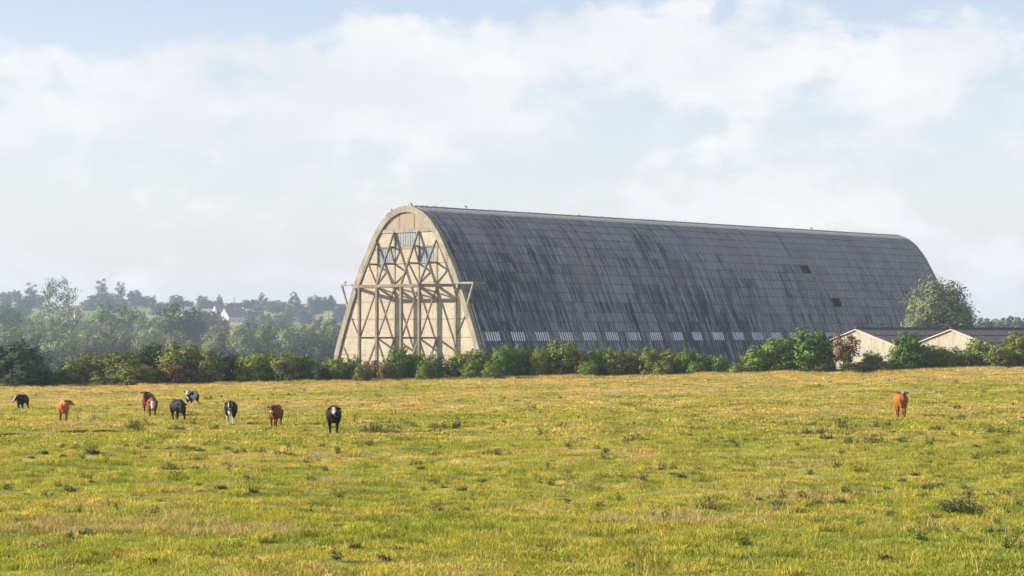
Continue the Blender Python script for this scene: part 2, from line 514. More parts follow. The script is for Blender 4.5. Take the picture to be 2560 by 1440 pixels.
# round the polyline so the curve reads smooth
for _ in range(60):
    dense[1:-1] = dense[1:-1] * 0.5 + (dense[:-2] + dense[2:]) * 0.25
arc = np.concatenate([[0], np.cumsum(np.hypot(*np.diff(dense, axis=0).T))])
def prof_at(s):
    return float(np.interp(s, arc, dense[:, 0])), HTOP - float(np.interp(s, arc, dense[:, 1]))
S0 = 4.15
arc_base = float(np.interp(31.6, dense[:, 1], arc))
arc_win_top = float(np.interp(HTOP - 7.45, dense[:, 1], arc))
ROWS_UP = 13                                  # rows above the window row
row_h = (arc_win_top - S0) / ROWS_UP
row_s = [S0 + row_h * k for k in range(ROWS_UP + 1)]
while row_s[-1] + row_h < arc_base + 1.0: row_s.append(row_s[-1] + row_h)
NROW = len(row_s) - 1
WIN_ROW = ROWS_UP
TW = 3.45
COLS = 49
def col_y(k): return max(0.62, -0.85 + TW * k)
HOLES = set()
def proj(p):
    return 1280 + F * p.x / p.y, HOR - (p.z - EYE) * F / p.y
HM = Matrix.Translation(HO) @ Matrix.Rotation(-TH, 4, 'Z')
best = {}
for tx, ty in ((2010, 683), (2089, 750)):
    cand = []
    for r_ in range(NROW):
        ux, uz = prof_at((row_s[r_] + row_s[r_ + 1]) / 2)
        for k in range(COLS):
            q_ = proj(HM @ Vector((ux, (col_y(k) + col_y(k + 1)) / 2, uz)))
            cand.append(((q_[0] - tx) ** 2 + (q_[1] - ty) ** 2, r_, k))
    HOLES.add(min(cand)[1:])

def tile_geo(r_, y0, y1, side, jit):
    """one ribbed tile: list of verts and quads"""
    (xa, za), (xb, zb) = prof_at(row_s[r_] + 0.03), prof_at(row_s[r_ + 1])
    t_ = Vector((xb - xa, zb - za)); n_ = Vector((-t_.y, t_.x)).normalized()
    if n_.x < 0: n_ = -n_
    w = y1 - y0
    ribs = max(2, round(w / 0.80))
    prof = [(0.04, 0.02)]
    for k in range(ribs):
        c_ = w * (k + 0.5) / ribs
        prof += [(c_ - 0.12, 0.02), (c_ - 0.055, 0.16), (c_ + 0.055, 0.16), (c_ + 0.12, 0.02)]
    prof += [(w - 0.04, 0.02)]
    vs = []
    for (px_, pz_, lift) in ((xa, za, 0.0 + jit), (xb, zb, 0.12 + jit)):
        for (yy, hh) in prof:
            o_ = n_ * (hh + lift)
            vs.append((side * (px_ + o_.x), y0 + yy, pz_ + o_.y))
    n = len(prof)
    for (yy, hh) in prof:                       # lower lip
        o_ = n_ * -0.03 - t_.normalized() * 0.10
        vs.append((side * (xb + o_.x), y0 + yy, zb + o_.y))
    fs = []
    for k in range(n - 1):
        fs.append((k, k + 1, n + k + 1, n + k)); fs.append((n + k, n + k + 1, 2 * n + k + 1, 2 * n + k))
    if side < 0: fs = [tuple(reversed(f)) for f in fs]
    return vs, fs

roof = empty('roof', (0, 0, 0), 0, hangar)
shell_v = MB()
rest = MB(); rest_tone = []
tiles = []
rr = random.Random(3)
for side in (1, -1):
    for r_ in range(NROW):
        row_t = rr.gauss(0, 0.05)
        for k in range(COLS):
            if side == 1 and (r_, k) in HOLES: continue
            if side == 1 and r_ == WIN_ROW and k % 2 == 1: continue
            y0, y1 = col_y(k), col_y(k + 1)
            vs, fs = tile_geo(r_, y0, y1, side, rr.uniform(-0.012, 0.02))
            tv = min(1, max(0, 0.5 + rr.gauss(0, 0.24) + row_t))
            if side == 1 and k < 19 and len(tiles) < 300 and r_ < NROW - 1:
                tiles.append((vs, fs, tv))
            else:
                rest.add(vs, fs); rest_tone += [tv] * len(fs)
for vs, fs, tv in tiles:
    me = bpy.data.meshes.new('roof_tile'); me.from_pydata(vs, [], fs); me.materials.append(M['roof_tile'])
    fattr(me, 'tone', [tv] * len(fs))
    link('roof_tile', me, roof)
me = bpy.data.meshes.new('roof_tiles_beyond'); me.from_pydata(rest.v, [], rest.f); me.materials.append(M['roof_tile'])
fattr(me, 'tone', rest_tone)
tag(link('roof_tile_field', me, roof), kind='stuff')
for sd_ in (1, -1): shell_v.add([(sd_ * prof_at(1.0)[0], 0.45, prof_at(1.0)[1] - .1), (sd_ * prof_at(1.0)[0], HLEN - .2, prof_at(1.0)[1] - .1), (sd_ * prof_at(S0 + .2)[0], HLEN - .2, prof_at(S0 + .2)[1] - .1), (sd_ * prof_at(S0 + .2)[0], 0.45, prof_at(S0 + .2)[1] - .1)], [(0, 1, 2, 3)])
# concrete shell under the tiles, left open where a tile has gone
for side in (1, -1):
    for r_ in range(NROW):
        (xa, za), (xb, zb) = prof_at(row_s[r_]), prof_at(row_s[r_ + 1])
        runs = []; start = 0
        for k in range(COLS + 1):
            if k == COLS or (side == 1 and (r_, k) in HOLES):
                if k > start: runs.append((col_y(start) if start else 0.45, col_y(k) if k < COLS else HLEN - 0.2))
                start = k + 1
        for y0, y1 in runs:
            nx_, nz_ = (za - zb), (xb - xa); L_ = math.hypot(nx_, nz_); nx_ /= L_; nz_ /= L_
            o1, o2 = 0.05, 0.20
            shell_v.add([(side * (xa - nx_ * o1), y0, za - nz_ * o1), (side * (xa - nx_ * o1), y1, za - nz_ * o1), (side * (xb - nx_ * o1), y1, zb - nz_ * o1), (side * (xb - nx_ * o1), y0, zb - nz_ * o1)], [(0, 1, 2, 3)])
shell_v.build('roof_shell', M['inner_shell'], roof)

# --- windows low on the long side
for k in range(1, COLS, 2):
    y0, y1 = col_y(k), col_y(k + 1)
    (xa, za), (xb, zb) = prof_at(row_s[WIN_ROW]), prof_at(row_s[WIN_ROW + 1])
    n_ = Vector((za - zb, 0, xb - xa)).normalized()
    A = Vector((xa, 0, za)); B = Vector((xb, 0, zb)); dn = (B - A)
    def P(f, yy, o): return A + dn * f + n_ * o + Vector((0, yy, 0))
    win = empty('side_window', (0, 0, 0), 0, hangar)
    g_ = MB(); g_.add([P(0, y0, 0.0), P(0, y1, 0.0), P(1, y1, 0.0), P(1, y0, 0.0)], [(0, 1, 2, 3)])
    g_.build('pane', M['roof_glass'], win)
    w_ = y1 - y0
    for f_ in (0.035, 0.965):
        MB().beam(P(f_, y0 + .05, .07), P(f_, y1 - .05, .07), 0.16, 0.16, n_).build('frame', M['dark_frame'], win)
    for j in range(6):
        yy = y0 + 0.12 + (w_ - 0.24) * j / 5
        if rr.random() < 0.05: continue
        bb = MB(); bb.beam(P(0.05, yy, .10), P(0.95, yy, .10), 0.20, 0.10, n_); bb.build('bar', M['window_bar'], win)

# --- ridge: stepped concrete capping, weathered, with lichen and weeds
def slope_band(s_a, s_b, lo, hi, side):
    """strip that follows the roof curve between two arc lengths"""
    pts = [prof_at(q_) for q_ in np.linspace(s_a, s_b, 5)]
    poly = []
    for off, seq in ((hi, pts), (lo, pts[::-1])):
        for i_, p in enumerate(seq):
            a_, c_ = seq[max(i_ - 1, 0)], seq[min(i_ + 1, len(seq) - 1)]
            tx_, tz_ = c_[0] - a_[0], c_[1] - a_[1]; L_ = math.hypot(tx_, tz_)
            nx_, nz_ = abs(tz_ / L_), abs(tx_ / L_)
            poly.append((side * (p[0] + nx_ * off), p[1] + nz_ * off))
    return MB().prism_y(poly, 0.61, HLEN + 0.25)
for sd_ in (1, -1):
    slope_band(1.95, 4.30, -0.15, 0.26, sd_).build('ridge_capping', M['lichen_concrete'], roof)
MB().box(-1.62, 1.62, 0.5, HLEN + 0.1, 30.2, 30.98).build('ridge_walkway', M['old_concrete'], roof)
for sd_ in (1, -1):
    MB().box(*sorted((sd_ * 1.50, sd_ * 1.75)), 0.5, HLEN + 0.2, 30.99, 31.08).build('ridge_lip', M['lichen_concrete'], roof)
nW = 2600
wy = rng.uniform(0.6, HLEN, nW); wx = rng.uniform(-1.4, 1.6, nW); hh = np.abs(rng.normal(0, 0.13, nW)) * (0.5 + 0.5 * (vnoise(wy, wy * 0, 6, 9) + 1)) + 0.05
vv = []; ll = []
for i in range(nW):
    a_ = rng.uniform(0, 6.28); ex, ey = math.cos(a_) * 0.13, math.sin(a_) * 0.13
    vv += [(wx[i] - ex, wy[i] - ey, 31.0), (wx[i] + ex, wy[i] + ey, 31.0), (wx[i] + rng.normal(0, .05), wy[i] + rng.normal(0, .05), 31.02 + hh[i])]
    ll += [3 * i, 3 * i + 1, 3 * i + 2]
me = np_mesh('ridge_weeds', vv, ll, 3, M['foliage']); fattr(me, 'tone', rng.uniform(0, 1, nW))
o = link('ridge_weeds', me, roof); o.color = (0.22, 0.20, 0.08, 0.6); o['kind'] = 'stuff'

# --- end wall towards the camera
def wall_poly(z0, z1, u0, u1, inset):
    """outline in (u, z) of the wall between two heights and two posts, cut by the arch"""
    lim = lambda z: max(0.0, half_at(z) - inset)
    pts = []
    zs = np.linspace(z0, z1, max(2, int((z1 - z0) / 0.6) + 2))
    rgt = []; lft = []
    for z in zs:
        L_ = lim(z)
        r_ = min(u1, L_); l_ = max(u0, -L_)
        if r_ - l_ > 0.02:
            rgt.append((r_, z)); lft.append((l_, z))
    if len(rgt) < 2: return None
    poly = lft + rgt[::-1]
    out = []
    for p in poly:
        if not out or math.hypot(p[0] - out[-1][0], p[1] - out[-1][1]) > 1e-3: out.append(p)
    # drop points on straight runs
    keep = []
    for i, p in enumerate(out):
        a, c_ = out[i - 1], out[(i + 1) % len(out)]
        if abs((p[0] - a[0]) * (c_[1] - a[1]) - (p[1] - a[1]) * (c_[0] - a[0])) > 1e-3: keep.append(p)
    return keep
end_wall = empty('end_wall', (0, 0, 0), 0, hangar)
back = wall_poly(-1.0, 30.0, -30, 30, 0.9)
MB().prism_y(back, 0.02, 0.5).build('wall_backing', M['old_concrete'], end_wall)
PU = [-12.7, -7.9, -3.2, 3.2, 7.9, 12.7]
Z_BEAM = 15.95
ZROW = [-0.6, 2.95, 6.35, 9.75, 13.05, 15.7, 20.15, 22.95, 26.05]
windows = {(2, 7): (-2.86, 2.86, 23.75, 26.05), (1, 6): (-7.55, -3.36, 20.35, 23.2), (3, 6): (3.36, 7.55, 20.35, 23.2)}
holes_w = list(windows.values())
def panel(u0, u1, z0, z1, mat, inset=1.25, gap=0.10):
    p_ = wall_poly(z0 + gap, z1 - gap, u0 + gap * 1.6, u1 - gap * 1.6, inset)
    if p_ and len(p_) >= 3:
        MB().prism_y(p_, -0.06, 0.018).build('wall_panel', mat, end_wall)
edges_u = [-19.5] + PU + [19.5]
for r_ in range(len(ZROW) - 1):
    z0, z1 = ZROW[r_], ZROW[r_ + 1]
    for k in range(len(edges_u) - 1):
        u0, u1 = edges_u[k], edges_u[k + 1]
        if r_ == 7 and k in (2, 3, 4): continue                      # top window bay and its neighbours
        if r_ == 6 and k in (2, 4):                                  # little windows: wall strip above
            continue
        if u0 > half_at(z0) - 1.2 or u1 < -half_at(z0) + 1.2: continue
        panel(u0, u1, z0, z1, M['wall_block'])
# tympanum of redder brick above the band
for u0, u1 in ((-9, -2.05), (-2.05, 2.05), (2.05, 9)):
    p_ = wall_poly(26.75, 29.6, u0 + 0.07, u1 - 0.07, 1.5)
    if p_: MB().prism_y(p_, -0.05, 0.018).build('tympanum_panel', M['wall_brick'], end_wall)
p_ = wall_poly(26.08, 26.72, -12, 12, 1.0)
MB().prism_y(p_, -0.22, 0.018).build('cornice_band', M['old_concrete'], end_wall)
# flat pilasters on the wall
for u in PU:
    zt = 26.05 if abs(u) < 4 else (24.6 if abs(u) < 9 else 15.4)
    hw = 0.20 if abs(u) < 12 else 0.30
    MB().box(u - hw, u + hw, -0.16, 0.018, -0.8, zt).build('pilaster', M['old_concrete'], end_wall)
for z in (2.95, 6.35, 9.75, 13.05):
    for k in range(1, len(edges_u) - 2):
        MB().box(edges_u[k] + 0.40, edges_u[k + 1] - 0.40, -0.09, 0.018, z - 0.085, z + 0.085).build('wall_band', M['old_concrete'], end_wall)
# windows of the end wall: frame, panes, bars
for (u0, u1, z0, z1) in holes_w:
    w_ = empty('wall_window', (0, 0, 0), 0, hangar)
    n = 9 if u1 - u0 > 5 else 7
    pw = (u1 - u0) / n
    for j in range(n):
        MB().box(u0 + pw * j + 0.03, u0 + pw * (j + 1) - 0.03, -0.03, 0.015, z0, z1).build('pane', M['old_glass'], w_)
    fr = MB()
    fr.box(u0 - 0.16, u0, -0.34, 0.015, z0 - 0.1, z1 + 0.02).box(u1, u1 + 0.1, -0.10, 0.015, z0 - 0.1, z1 + 0.02)
    fr.box(u0, u1, -0.16, 0.015, z0 - 0.18, z0 - 0.002)
    fr.box(u0, u1, -0.26, 0.015, z1 + 0.002, z1 + 0.10)
    fr.build('window_frame', M['old_concrete'], w_)
    for j in range(1, n):
        MB().box(u0 + pw * j - 0.03, u0 + pw * j + 0.03, -0.07, 0.012, z0, z1).build('bar', M['dark_frame'], w_)
# strips of wall beside / above the small windows
for s_ in (-1, 1):
    a_, b2 = sorted((s_ * 3.2, s_ * 7.9))
    panel(a_, b2, 23.35, 26.05, M['wall_block'])
panel(-3.2, 3.2, 22.95, 23.65, M['wall_brick'], gap=0.05)

# --- arch rib that frames the end wall
def arch_rib(name, y0, y1, inset, out=0.0, zmin=-1.5):
    zs = []
    pts_o = [];
    for s_ in np.linspace(0, arc[-1], 70):
        x_, z_ = prof_at(s_)
        pts_o.append((x_, z_))
    mb = MB(); vs = []
    full = [(-x_, z_) for x_, z_ in reversed(pts_o[1:])] + pts_o
    nrm = []
    for i, p in enumerate(full):
        a = full[max(i - 1, 0)]; c_ = full[min(i + 1, len(full) - 1)]
        tx, tz = c_[0] - a[0], c_[1] - a[1]; L_ = math.hypot(tx, tz); nrm.append((tz / L_, -tx / L_))
    n = len(full)
    for (yy) in (y0, y1):
        for i, p in enumerate(full): vs.append((p[0] - nrm[i][0] * out, yy, p[1] - nrm[i][1] * out))
        for i, p in enumerate(full): vs.append((p[0] + nrm[i][0] * inset, yy, p[1] + nrm[i][1] * inset))
    fs = []
    for i in range(n - 1):
        o0, o1, i0, i1 = i, i + 1, n + i, n + i + 1
        fs.append((o0, o1, i1, i0)); fs.append((2 * n + o0, 2 * n + i0, 2 * n + i1, 2 * n + o1))
        fs.append((o0, 2 * n + o0, 2 * n + o1, o1)); fs.append((i0, i1, 2 * n + i1, 2 * n + i0))
    mb.add(vs, fs)
    return mb
arch_rib('arch_rib', -0.45, 0.60, 0.95, 0.20).build('arch_rib', M['old_concrete'], end_wall)
arch_rib('far_rib', HLEN - 0.35, HLEN + 0.35, 1.1, 0.15).build('far_arch_rib', M['old_concrete'], hangar)
MB().prism_y(wall_poly(-1.0, 30.0, -30, 30, 0.9), HLEN - 0.3, HLEN - 0.1).build('far_end_wall', M['old_concrete'], hangar)
# inner moulding of the arch
# thin flush bracing in the lower corners
for s_ in (-1, 1):
    for (u0, z0, u1, z1) in ((15.2, 10.6, 12.9, 6.6), (17.0, 4.4, 14.2, -0.4), (13.5, 15.2, 15.3, 10.8)):
        MB().beam((s_ * u0, -0.12, z0), (s_ * u1, -0.12, z1), 0.16, 0.22, (0, 1, 0)).build('corner_brace', M['frame_concrete'], end_wall)

# --- the outstanding door truss: four frames square to the wall
truss = empty('door_truss', (0, 0, 0), 0, hangar)
PP = 4.75
FU = [(-7.9, 24.5), (-3.2, 26.2), (3.2, 26.2), (7.9, 24.5)]
mt = M['frame_concrete']
for u, zt in FU:
    fr = empty('truss_frame', (0, 0, 0), 0, hangar)
    MB().box(u - 0.24, u + 0.24, -PP - 0.27, -PP + 0.27, -1.4, Z_BEAM - 0.28).build('post', mt, fr)
    def chord(z):      # distance out from the wall of the sloping chord
        return PP * (zt - z) / (zt - Z_BEAM)
    MB().beam((u, -PP, Z_BEAM + 0.29), (u, -0.25, zt), 0.30, 0.38).build('rafter', mt, fr)
    for z in ([20.2, 23.35] if zt > 25 else [20.2]):
        d_ = chord(z)
        MB().beam((u, -d_ + 0.15, z), (u, -0.165, z), 0.26, 0.34).build('strut', mt, fr)
        zl = Z_BEAM + 0.5 if z < 22 else 20.5
        MB().beam((u, -d_ + 0.12, z - 0.2), (u, -0.18, zl), 0.22, 0.26).build('brace', mt, fr)
    MB().beam((u, -PP + 0.32, Z_BEAM), (u, -0.165, Z_BEAM), 0.32, 0.5).build('strut', mt, fr)
    MB().beam((u, -PP + 0.35, 6.25), (u, -0.165, 6.25), 0.28, 0.36).build('strut', mt, fr)
    MB().beam((u, -PP + 0.36, 6.7), (u, -0.17, 15.5), 0.25, 0.28).build('brace', mt, fr)
    MB().beam((u, -PP + 0.36, -2.4), (u, -0.17, 5.9), 0.26, 0.32).build('brace', mt, fr)
# gantry beam in plan a flattened trapeze
plan = [(-13.5, -0.64), (-7.9, -PP), (7.9, -PP), (13.5, -0.64)]
for a, b_ in zip(plan, plan[1:]):
    MB().beam((a[0], a[1], Z_BEAM), (b_[0], b_[1], Z_BEAM), 0.46, 0.55).build('gantry_beam', mt, truss)
# plan bracing between wall and gantry beam (its shadow falls on the wall)
for a, b_ in zip((-12.7, -7.9, -3.2, 3.2, 7.9), (-7.9, -3.2, 3.2, 7.9, 12.7)):
    MB().beam((a, -0.4, Z_BEAM - 0.02), (b_, -PP + 0.4 if abs(b_) < 12 else -0.8, Z_BEAM - 0.02), 0.24, 0.22).build('plan_brace', mt, truss) if abs(b_) < 12 else None
# brackets that carried the door rail past the building
for s_ in (-1, 1):
    br = empty('rail_bracket', (0, 0, 0), 0, hangar)
    zt = 16.35
    ue = half_at(zt) + 0.1
    MB().beam((s_ * (ue - 0.6), -0.3, zt), (s_ * (ue + 3.65), -0.3, zt), 0.42, 0.34).build('arm', M['old_concrete'], br)
    zl = 12.1
    MB().beam((s_ * (ue + 3.5), -0.3, zt - 0.15), (s_ * (half_at(zl) + 0.1), -0.3, zl), 0.36, 0.30).build('knee', M['old_concrete'], br)
    if s_ > 0:
        MB().beam((ue + 3.45, -0.05, zt - 0.05), (ue + 3.45, 2.9, zt - 0.05), 0.22, 0.22).build('rail_end', M['old_concrete'], br)
    MB().box(*sorted((s_ * (ue - 1.0), s_ * (ue + 0.1))), -0.9, -0.1, zt - 0.9, zt - 0.2).build('corbel', M['old_concrete'], br)

# gutter pipe down the near corner of the long side
pipe = MB()
pp_ = []
for s_ in np.linspace(float(np.interp(HTOP - 12.4, dense[:, 1], arc)), arc_base, 8):
    x_, z_ = prof_at(s_); pp_.append((x_ + 0.22, 1.05, z_ + 0.12))
pipe.tube(pp_, [0.13] * len(pp_), 8); pipe.build('drain_pipe', M['lichen_concrete'], hangar)

# ------------------------------------------------------------------ low barns on the right
m, t, b = new_mat('barn_render')
tcn = t.n('TexCoord'); ov = tcn.outputs['Object']
x, y, z = t.xyz(ov)
c = t.mix(t.noise(ov, 0.5, 4.0, 0.6), (0.36, 0.315, 0.25), (0.44, 0.39, 0.315))
st = t.noise(t.comb(t.m('MULTIPLY', x, 1.3), t.m('MULTIPLY', y, 1.3), t.m('MULTIPLY', z, 0.20)), 1.0, 5.0, 0.7)
c = t.mix(t.m('MULTIPLY', t.smooth(st, 0.45, 0.68), 0.7), c, (0.17, 0.14, 0.10))
t.lk(c, b.inputs['Base Color'])
m, t, b = new_mat('barn_sheet')
tcn = t.n('TexCoord'); ov = tcn.outputs['Object']
x, y, z = t.xyz(ov)
c = t.mix(t.noise(t.comb(t.m('MULTIPLY', y, 0.5), t.m('MULTIPLY', x, 1.5), z), 1.0, 4.0, 0.6), (0.060, 0.048, 0.050), (0.115, 0.090, 0.092))
c = t.mix(t.m('MULTIPLY', t.smooth(t.noise(ov, 2.6, 2.0, 0.8), 0.60, 0.66), 0.7), c, (0.34, 0.32, 0.29))
c = t.mix(t.m('MULTIPLY', t.smooth(t.noise(ov, 0.35, 3.0, 0.6), 0.55, 0.75), 0.5), c, (0.10, 0.115, 0.06))
t.lk(c, b.inputs['Base Color'])
m, t, b = new_mat('pale_trim'); b.inputs['Base Color'].default_value = (0.62, 0.58, 0.50, 1)

def make_barn(loc, label, half, ridge, eave, length):
    br = empty('barn', loc, -TH)
    tag(br, label, 'barn', 'low barns beside the hangar')
    MB().prism_y([(-half, -1.5), (half, -1.5), (half, eave), (0, ridge), (-half, eave)], 0, 0.3).build('gable_wall', M['barn_render'], br)
    MB().prism_y([(-half, -1.5), (half, -1.5), (half, eave), (0, ridge), (-half, eave)], length - 0.3, length).build('gable_wall', M['barn_render'], br)
    for s_ in (-1, 1):
        MB().box(*sorted((s_ * half, s_ * (half - 0.3))), 0.31, length - 0.31, -1.5, eave).build('side_wall', M['barn_render'], br)
        slope = empty('roof_slope', (0, 0, 0), 0, br)
        ov = 0.45
        ex, ez = half + ov, eave - (ridge - eave) * ov / half
        rows, cols = 3, int(length / 2.6)
        cw = (length + 0.5) / cols
        d_ = Vector((s_ * ex, 0, ez - ridge)); n_ = Vector((s_ * (ridge - ez), 0, ex)).normalized()
        shared = []
        for r_ in range(rows):
            a = Vector((0, 0, ridge)) + d_ * (max(0, r_ - 0.03) / rows); c_ = Vector((0, 0, ridge)) + d_ * ((r_ + 1) / rows)
            vs = []; np_ = 12
            for k in range(np_ + 1):
                yy = cw * 0.995 * k / np_; hh = 0.05 * (k % 2)
                vs += [a + n_ * (0.06 + hh) + Vector((0, yy, 0)), c_ + n_ * (0.12 + hh) + Vector((0, yy, 0)), c_ + n_ * 0.0 + Vector((0, yy, 0))]
            fs = []
            for k in range(np_):
                fs += [(3 * k, 3 * k + 1, 3 * k + 4, 3 * k + 3), (3 * k + 1, 3 * k + 2, 3 * k + 5, 3 * k + 4)]
            me = bpy.data.meshes.new('roof_sheet'); me.from_pydata([tuple(v_) for v_ in vs], [], fs); me.materials.append(M['barn_sheet'])
            shared.append(me)
        for r_ in range(rows):
            for k in range(cols):
                o = link('roof_sheet', shared[r_], slope, (0, -0.25 + cw * k, random.uniform(0, 0.015)))
        MB().beam((s_ * 0.02, -0.16, ridge - 0.12), (s_ * ex, -0.16, ez - 0.12), 0.12, 0.30, (0, 1, 0)).build('barge_board', M['pale_trim'], br)
    MB().tube([(0, -0.2, ridge + 0.1), (0, length + 0.2, ridge + 0.1)], [0.17, 0.17], 6).build('ridge_cap', M['barn_sheet'], br)
    return br
for (px_, D_, lab) in ((2140, 340, 'low cream barn with dark sheet roof beside the hangar, its gable behind the hawthorn'), (2378, 335, 'low cream barn at the right edge, its streaked gable behind dense shrubs')):
    pz = at(px_, 822, D_)
    g0 = gz(pz.x, D_)
    make_barn((pz.x, D_, g0), lab, 8.9, pz.z - g0, pz.z - g0 - 3.05, 46.0)

# ------------------------------------------------------------------ foliage prototypes (leaf-sized faces through the crown's volume)
def crown_mesh(name, seed, n, kind, leaf, lobes=14, gap=0.0):
    """crown in a unit frame: x, y within -1..1, z from 0 to 1"""
    r = np.random.default_rng(seed)
    LC = []; LR = []
    # outline of the crown: radius at each height
    RHO = {'shrub': ([0, .1, .35, .6, .8, .95], [.80, .86, .86, .80, .66, .38]), 'round': ([0, .12, .3, .55, .75, .95], [.45, .62, .76, .80, .68, .42]),
           'willow': ([0, .1, .35, .6, .8, .95], [.74, .84, .88, .84, .68, .36]), 'column': ([0, .2, .5, .75, .95], [.45, .55, .60, .55, .30]),
           'cone': ([0, .1, .4, .7, .95], [.75, .85, .62, .36, .06]), 'airy': ([0, .15, .4, .62, .8, .95], [.20, .45, .85, .72, .45, .16])}[kind]
    for i in range(lobes):
        a = i * 2.399 + r.uniform(-0.4, 0.4)
        h = (i + r.uniform(0, 1)) / lobes * 0.93
        rho = float(np.interp(h, *RHO))
        rad = rho * ((0.60 + 0.24 * r.uniform(0, 1)) if kind not in ('airy', 'cone') else (0.3 + 0.6 * math.sqrt(r.uniform(0, 1))))
        lr = {'airy': r.uniform(0.14, 0.26), 'cone': 0.10 + 0.24 * (1 - h)}.get(kind, r.uniform(0.22, 0.34)) * (0.8 if h > 0.75 else 1.0)
        if kind == 'willow': rad *= 0.82; lr *= 1.35
        LC.append((rad * math.cos(a), rad * math.sin(a), h)); LR.append(lr)
    if kind not in ('airy', 'cone'):
        for h in (0.12, 0.35, 0.58): LC.append((0, 0, h)); LR.append(float(np.interp(h, *RHO)) * 0.75)
    LC = np.array(LC); LR = np.array(LR)
    vsq = {'shrub': 0.42, 'round': 0.42, 'willow': 0.42, 'column': 0.26, 'cone': 0.30, 'airy': 0.36}[kind]     # lobes are flatter than wide in the unit frame
    w = LR ** 2; w /= w.sum()
    idx = r.choice(len(LR), n, p=w)
    d = r.normal(size=(n, 3)); d /= np.linalg.norm(d, axis=1)[:, None]
    rad = LR[idx] * (1 - 0.55 * r.random(n) ** 2.2) * (1 + 0.16 * r.normal(size=n))
    P = LC[idx] + d * rad[:, None] * np.array([1, 1, vsq])
    out = d.copy()
    # shoots that break the outline
    ns = int(n * {'shrub': 0.07, 'airy': 0.08}.get(kind, 0.02))
    tops = r.choice(n, max(1, ns // 9))
    k = 0; sel = r.permutation(n)[:ns]
    for q in range(ns):
        tp = tops[q // 9 % len(tops)]
        if d[tp, 2] < 0.0: continue
        f = (q % 9) / 9.0
        P[sel[q]] = P[tp] + (d[tp] * np.array([0.8, 0.8, 0.5]) + np.array([0, 0, 0.6])) * f * (0.15 if kind == 'shrub' else 0.07) + r.normal(size=3) * 0.010
        out[sel[q]] = d[tp]
    if gap > 0:                      # open pockets
        keep = np.ones(n, bool)
        for _ in range(int(gap)):
            c = P[r.integers(n)]; keep &= np.linalg.norm((P - c) * np.array([1, 1, 1.8]), axis=1) > r.uniform(0.07, 0.14)
        P = P[keep]; out = out[keep]; n = len(P)
    P[:, 2] = np.where(P[:, 2] < 0.015, r.uniform(0.015, 0.12, n), P[:, 2])
    zmax = np.percentile(P[:, 2], 98.6); P[:, 2] /= zmax
    rr_ = np.percentile(np.hypot(P[:, 0], P[:, 1]), 96.5); P[:, :2] /= rr_
    hull = P - np.array([0, 0, 0.35]); hull[:, 2] *= 1.6; hull /= np.linalg.norm(hull, axis=1)[:, None] + 1e-6
    nrm = out * 0.75 + hull * 0.55 + r.normal(size=(n, 3)) * (0.32 if kind in ('willow', 'round') else 0.40)
    nrm /= np.linalg.norm(nrm, axis=1)[:, None]
    up = r.normal(size=(n, 3))
    if kind == 'willow': up = up * 1.0 + np.array([0, 0, -0.6])
    if kind == 'cone': up = up * 0.5 + np.concatenate([out[:, :2], np.full((n, 1), -0.2)], 1)
    a = np.cross(nrm, up); a /= np.linalg.norm(a, axis=1)[:, None] + 1e-9
    b2 = np.cross(nrm, a)
    sz = leaf * r.uniform(0.55, 1.45, n)[:, None]
    el_ = 1.5 if kind in ('willow', 'cone') else 1.25
    zsc = np.array([1, 1, vsq * 1.1])
    A = P - b2 * sz * el_ * zsc; B = P + a * sz * 0.62 * zsc; C = P + b2 * sz * el_ * zsc; D = P - a * sz * 0.62 * zsc
    V = np.stack([A, B, C, D], 1).reshape(-1, 3)
    V[:, 2] = np.maximum(V[:, 2], 0.0)
    me = np_mesh(name, V, np.arange(4 * n), 4, M['foliage'])
    cl_ = vnoise(P[:, 0] * 1.0 + P[:, 1] * .7 + 5, P[:, 2] * 2.2 + P[:, 1] * .5 + 5, 0.22, seed % 997 + 300)
    fattr(me, 'tone', np.clip(r.beta(2.0, 2.0, n) * .8 + .1 + 0.30 * cl_, 0, 1))
    return me, LC / np.array([rr_, rr_, zmax])

def trunk_mesh(name, LC, seed, r0, to=0.8, stems=1, clear=True):
    rr_ = random.Random(seed)
    mb = MB()
    for s_ in range(stems):
        a = rr_.uniform(0, 6.28); off = 0.0 if stems == 1 else 0.16
        bx, by = off * math.cos(a), off * math.sin(a)
        tx, ty = bx * 2.2 + rr_.uniform(-.06, .06), by * 2.2 + rr_.uniform(-.06, .06)
        pts = [(bx, by, -0.03), (bx * 1.2, by * 1.2, 0.12), ((bx + tx) / 2, (by + ty) / 2, to * 0.5), (tx, ty, to)]
        mb.tube(pts, [r0 * 1.3, r0, r0 * 0.65, r0 * 0.18], 7)
        for q in list(LC)[s_::stems][:7]:
            h0 = min(to * 0.75, max(0.12, q[2] * 0.55))
            st = (bx + (tx - bx) * h0, by + (ty - by) * h0, h0)
            mid = ((st[0] + q[0]) / 2, (st[1] + q[1]) / 2, (st[2] + q[2]) / 2 - 0.02)
            mb.tube([st, mid, tuple(q)], [r0 * 0.42, r0 * 0.28, r0 * 0.08], 5)
    return mb.mesh(name, M['bark'])

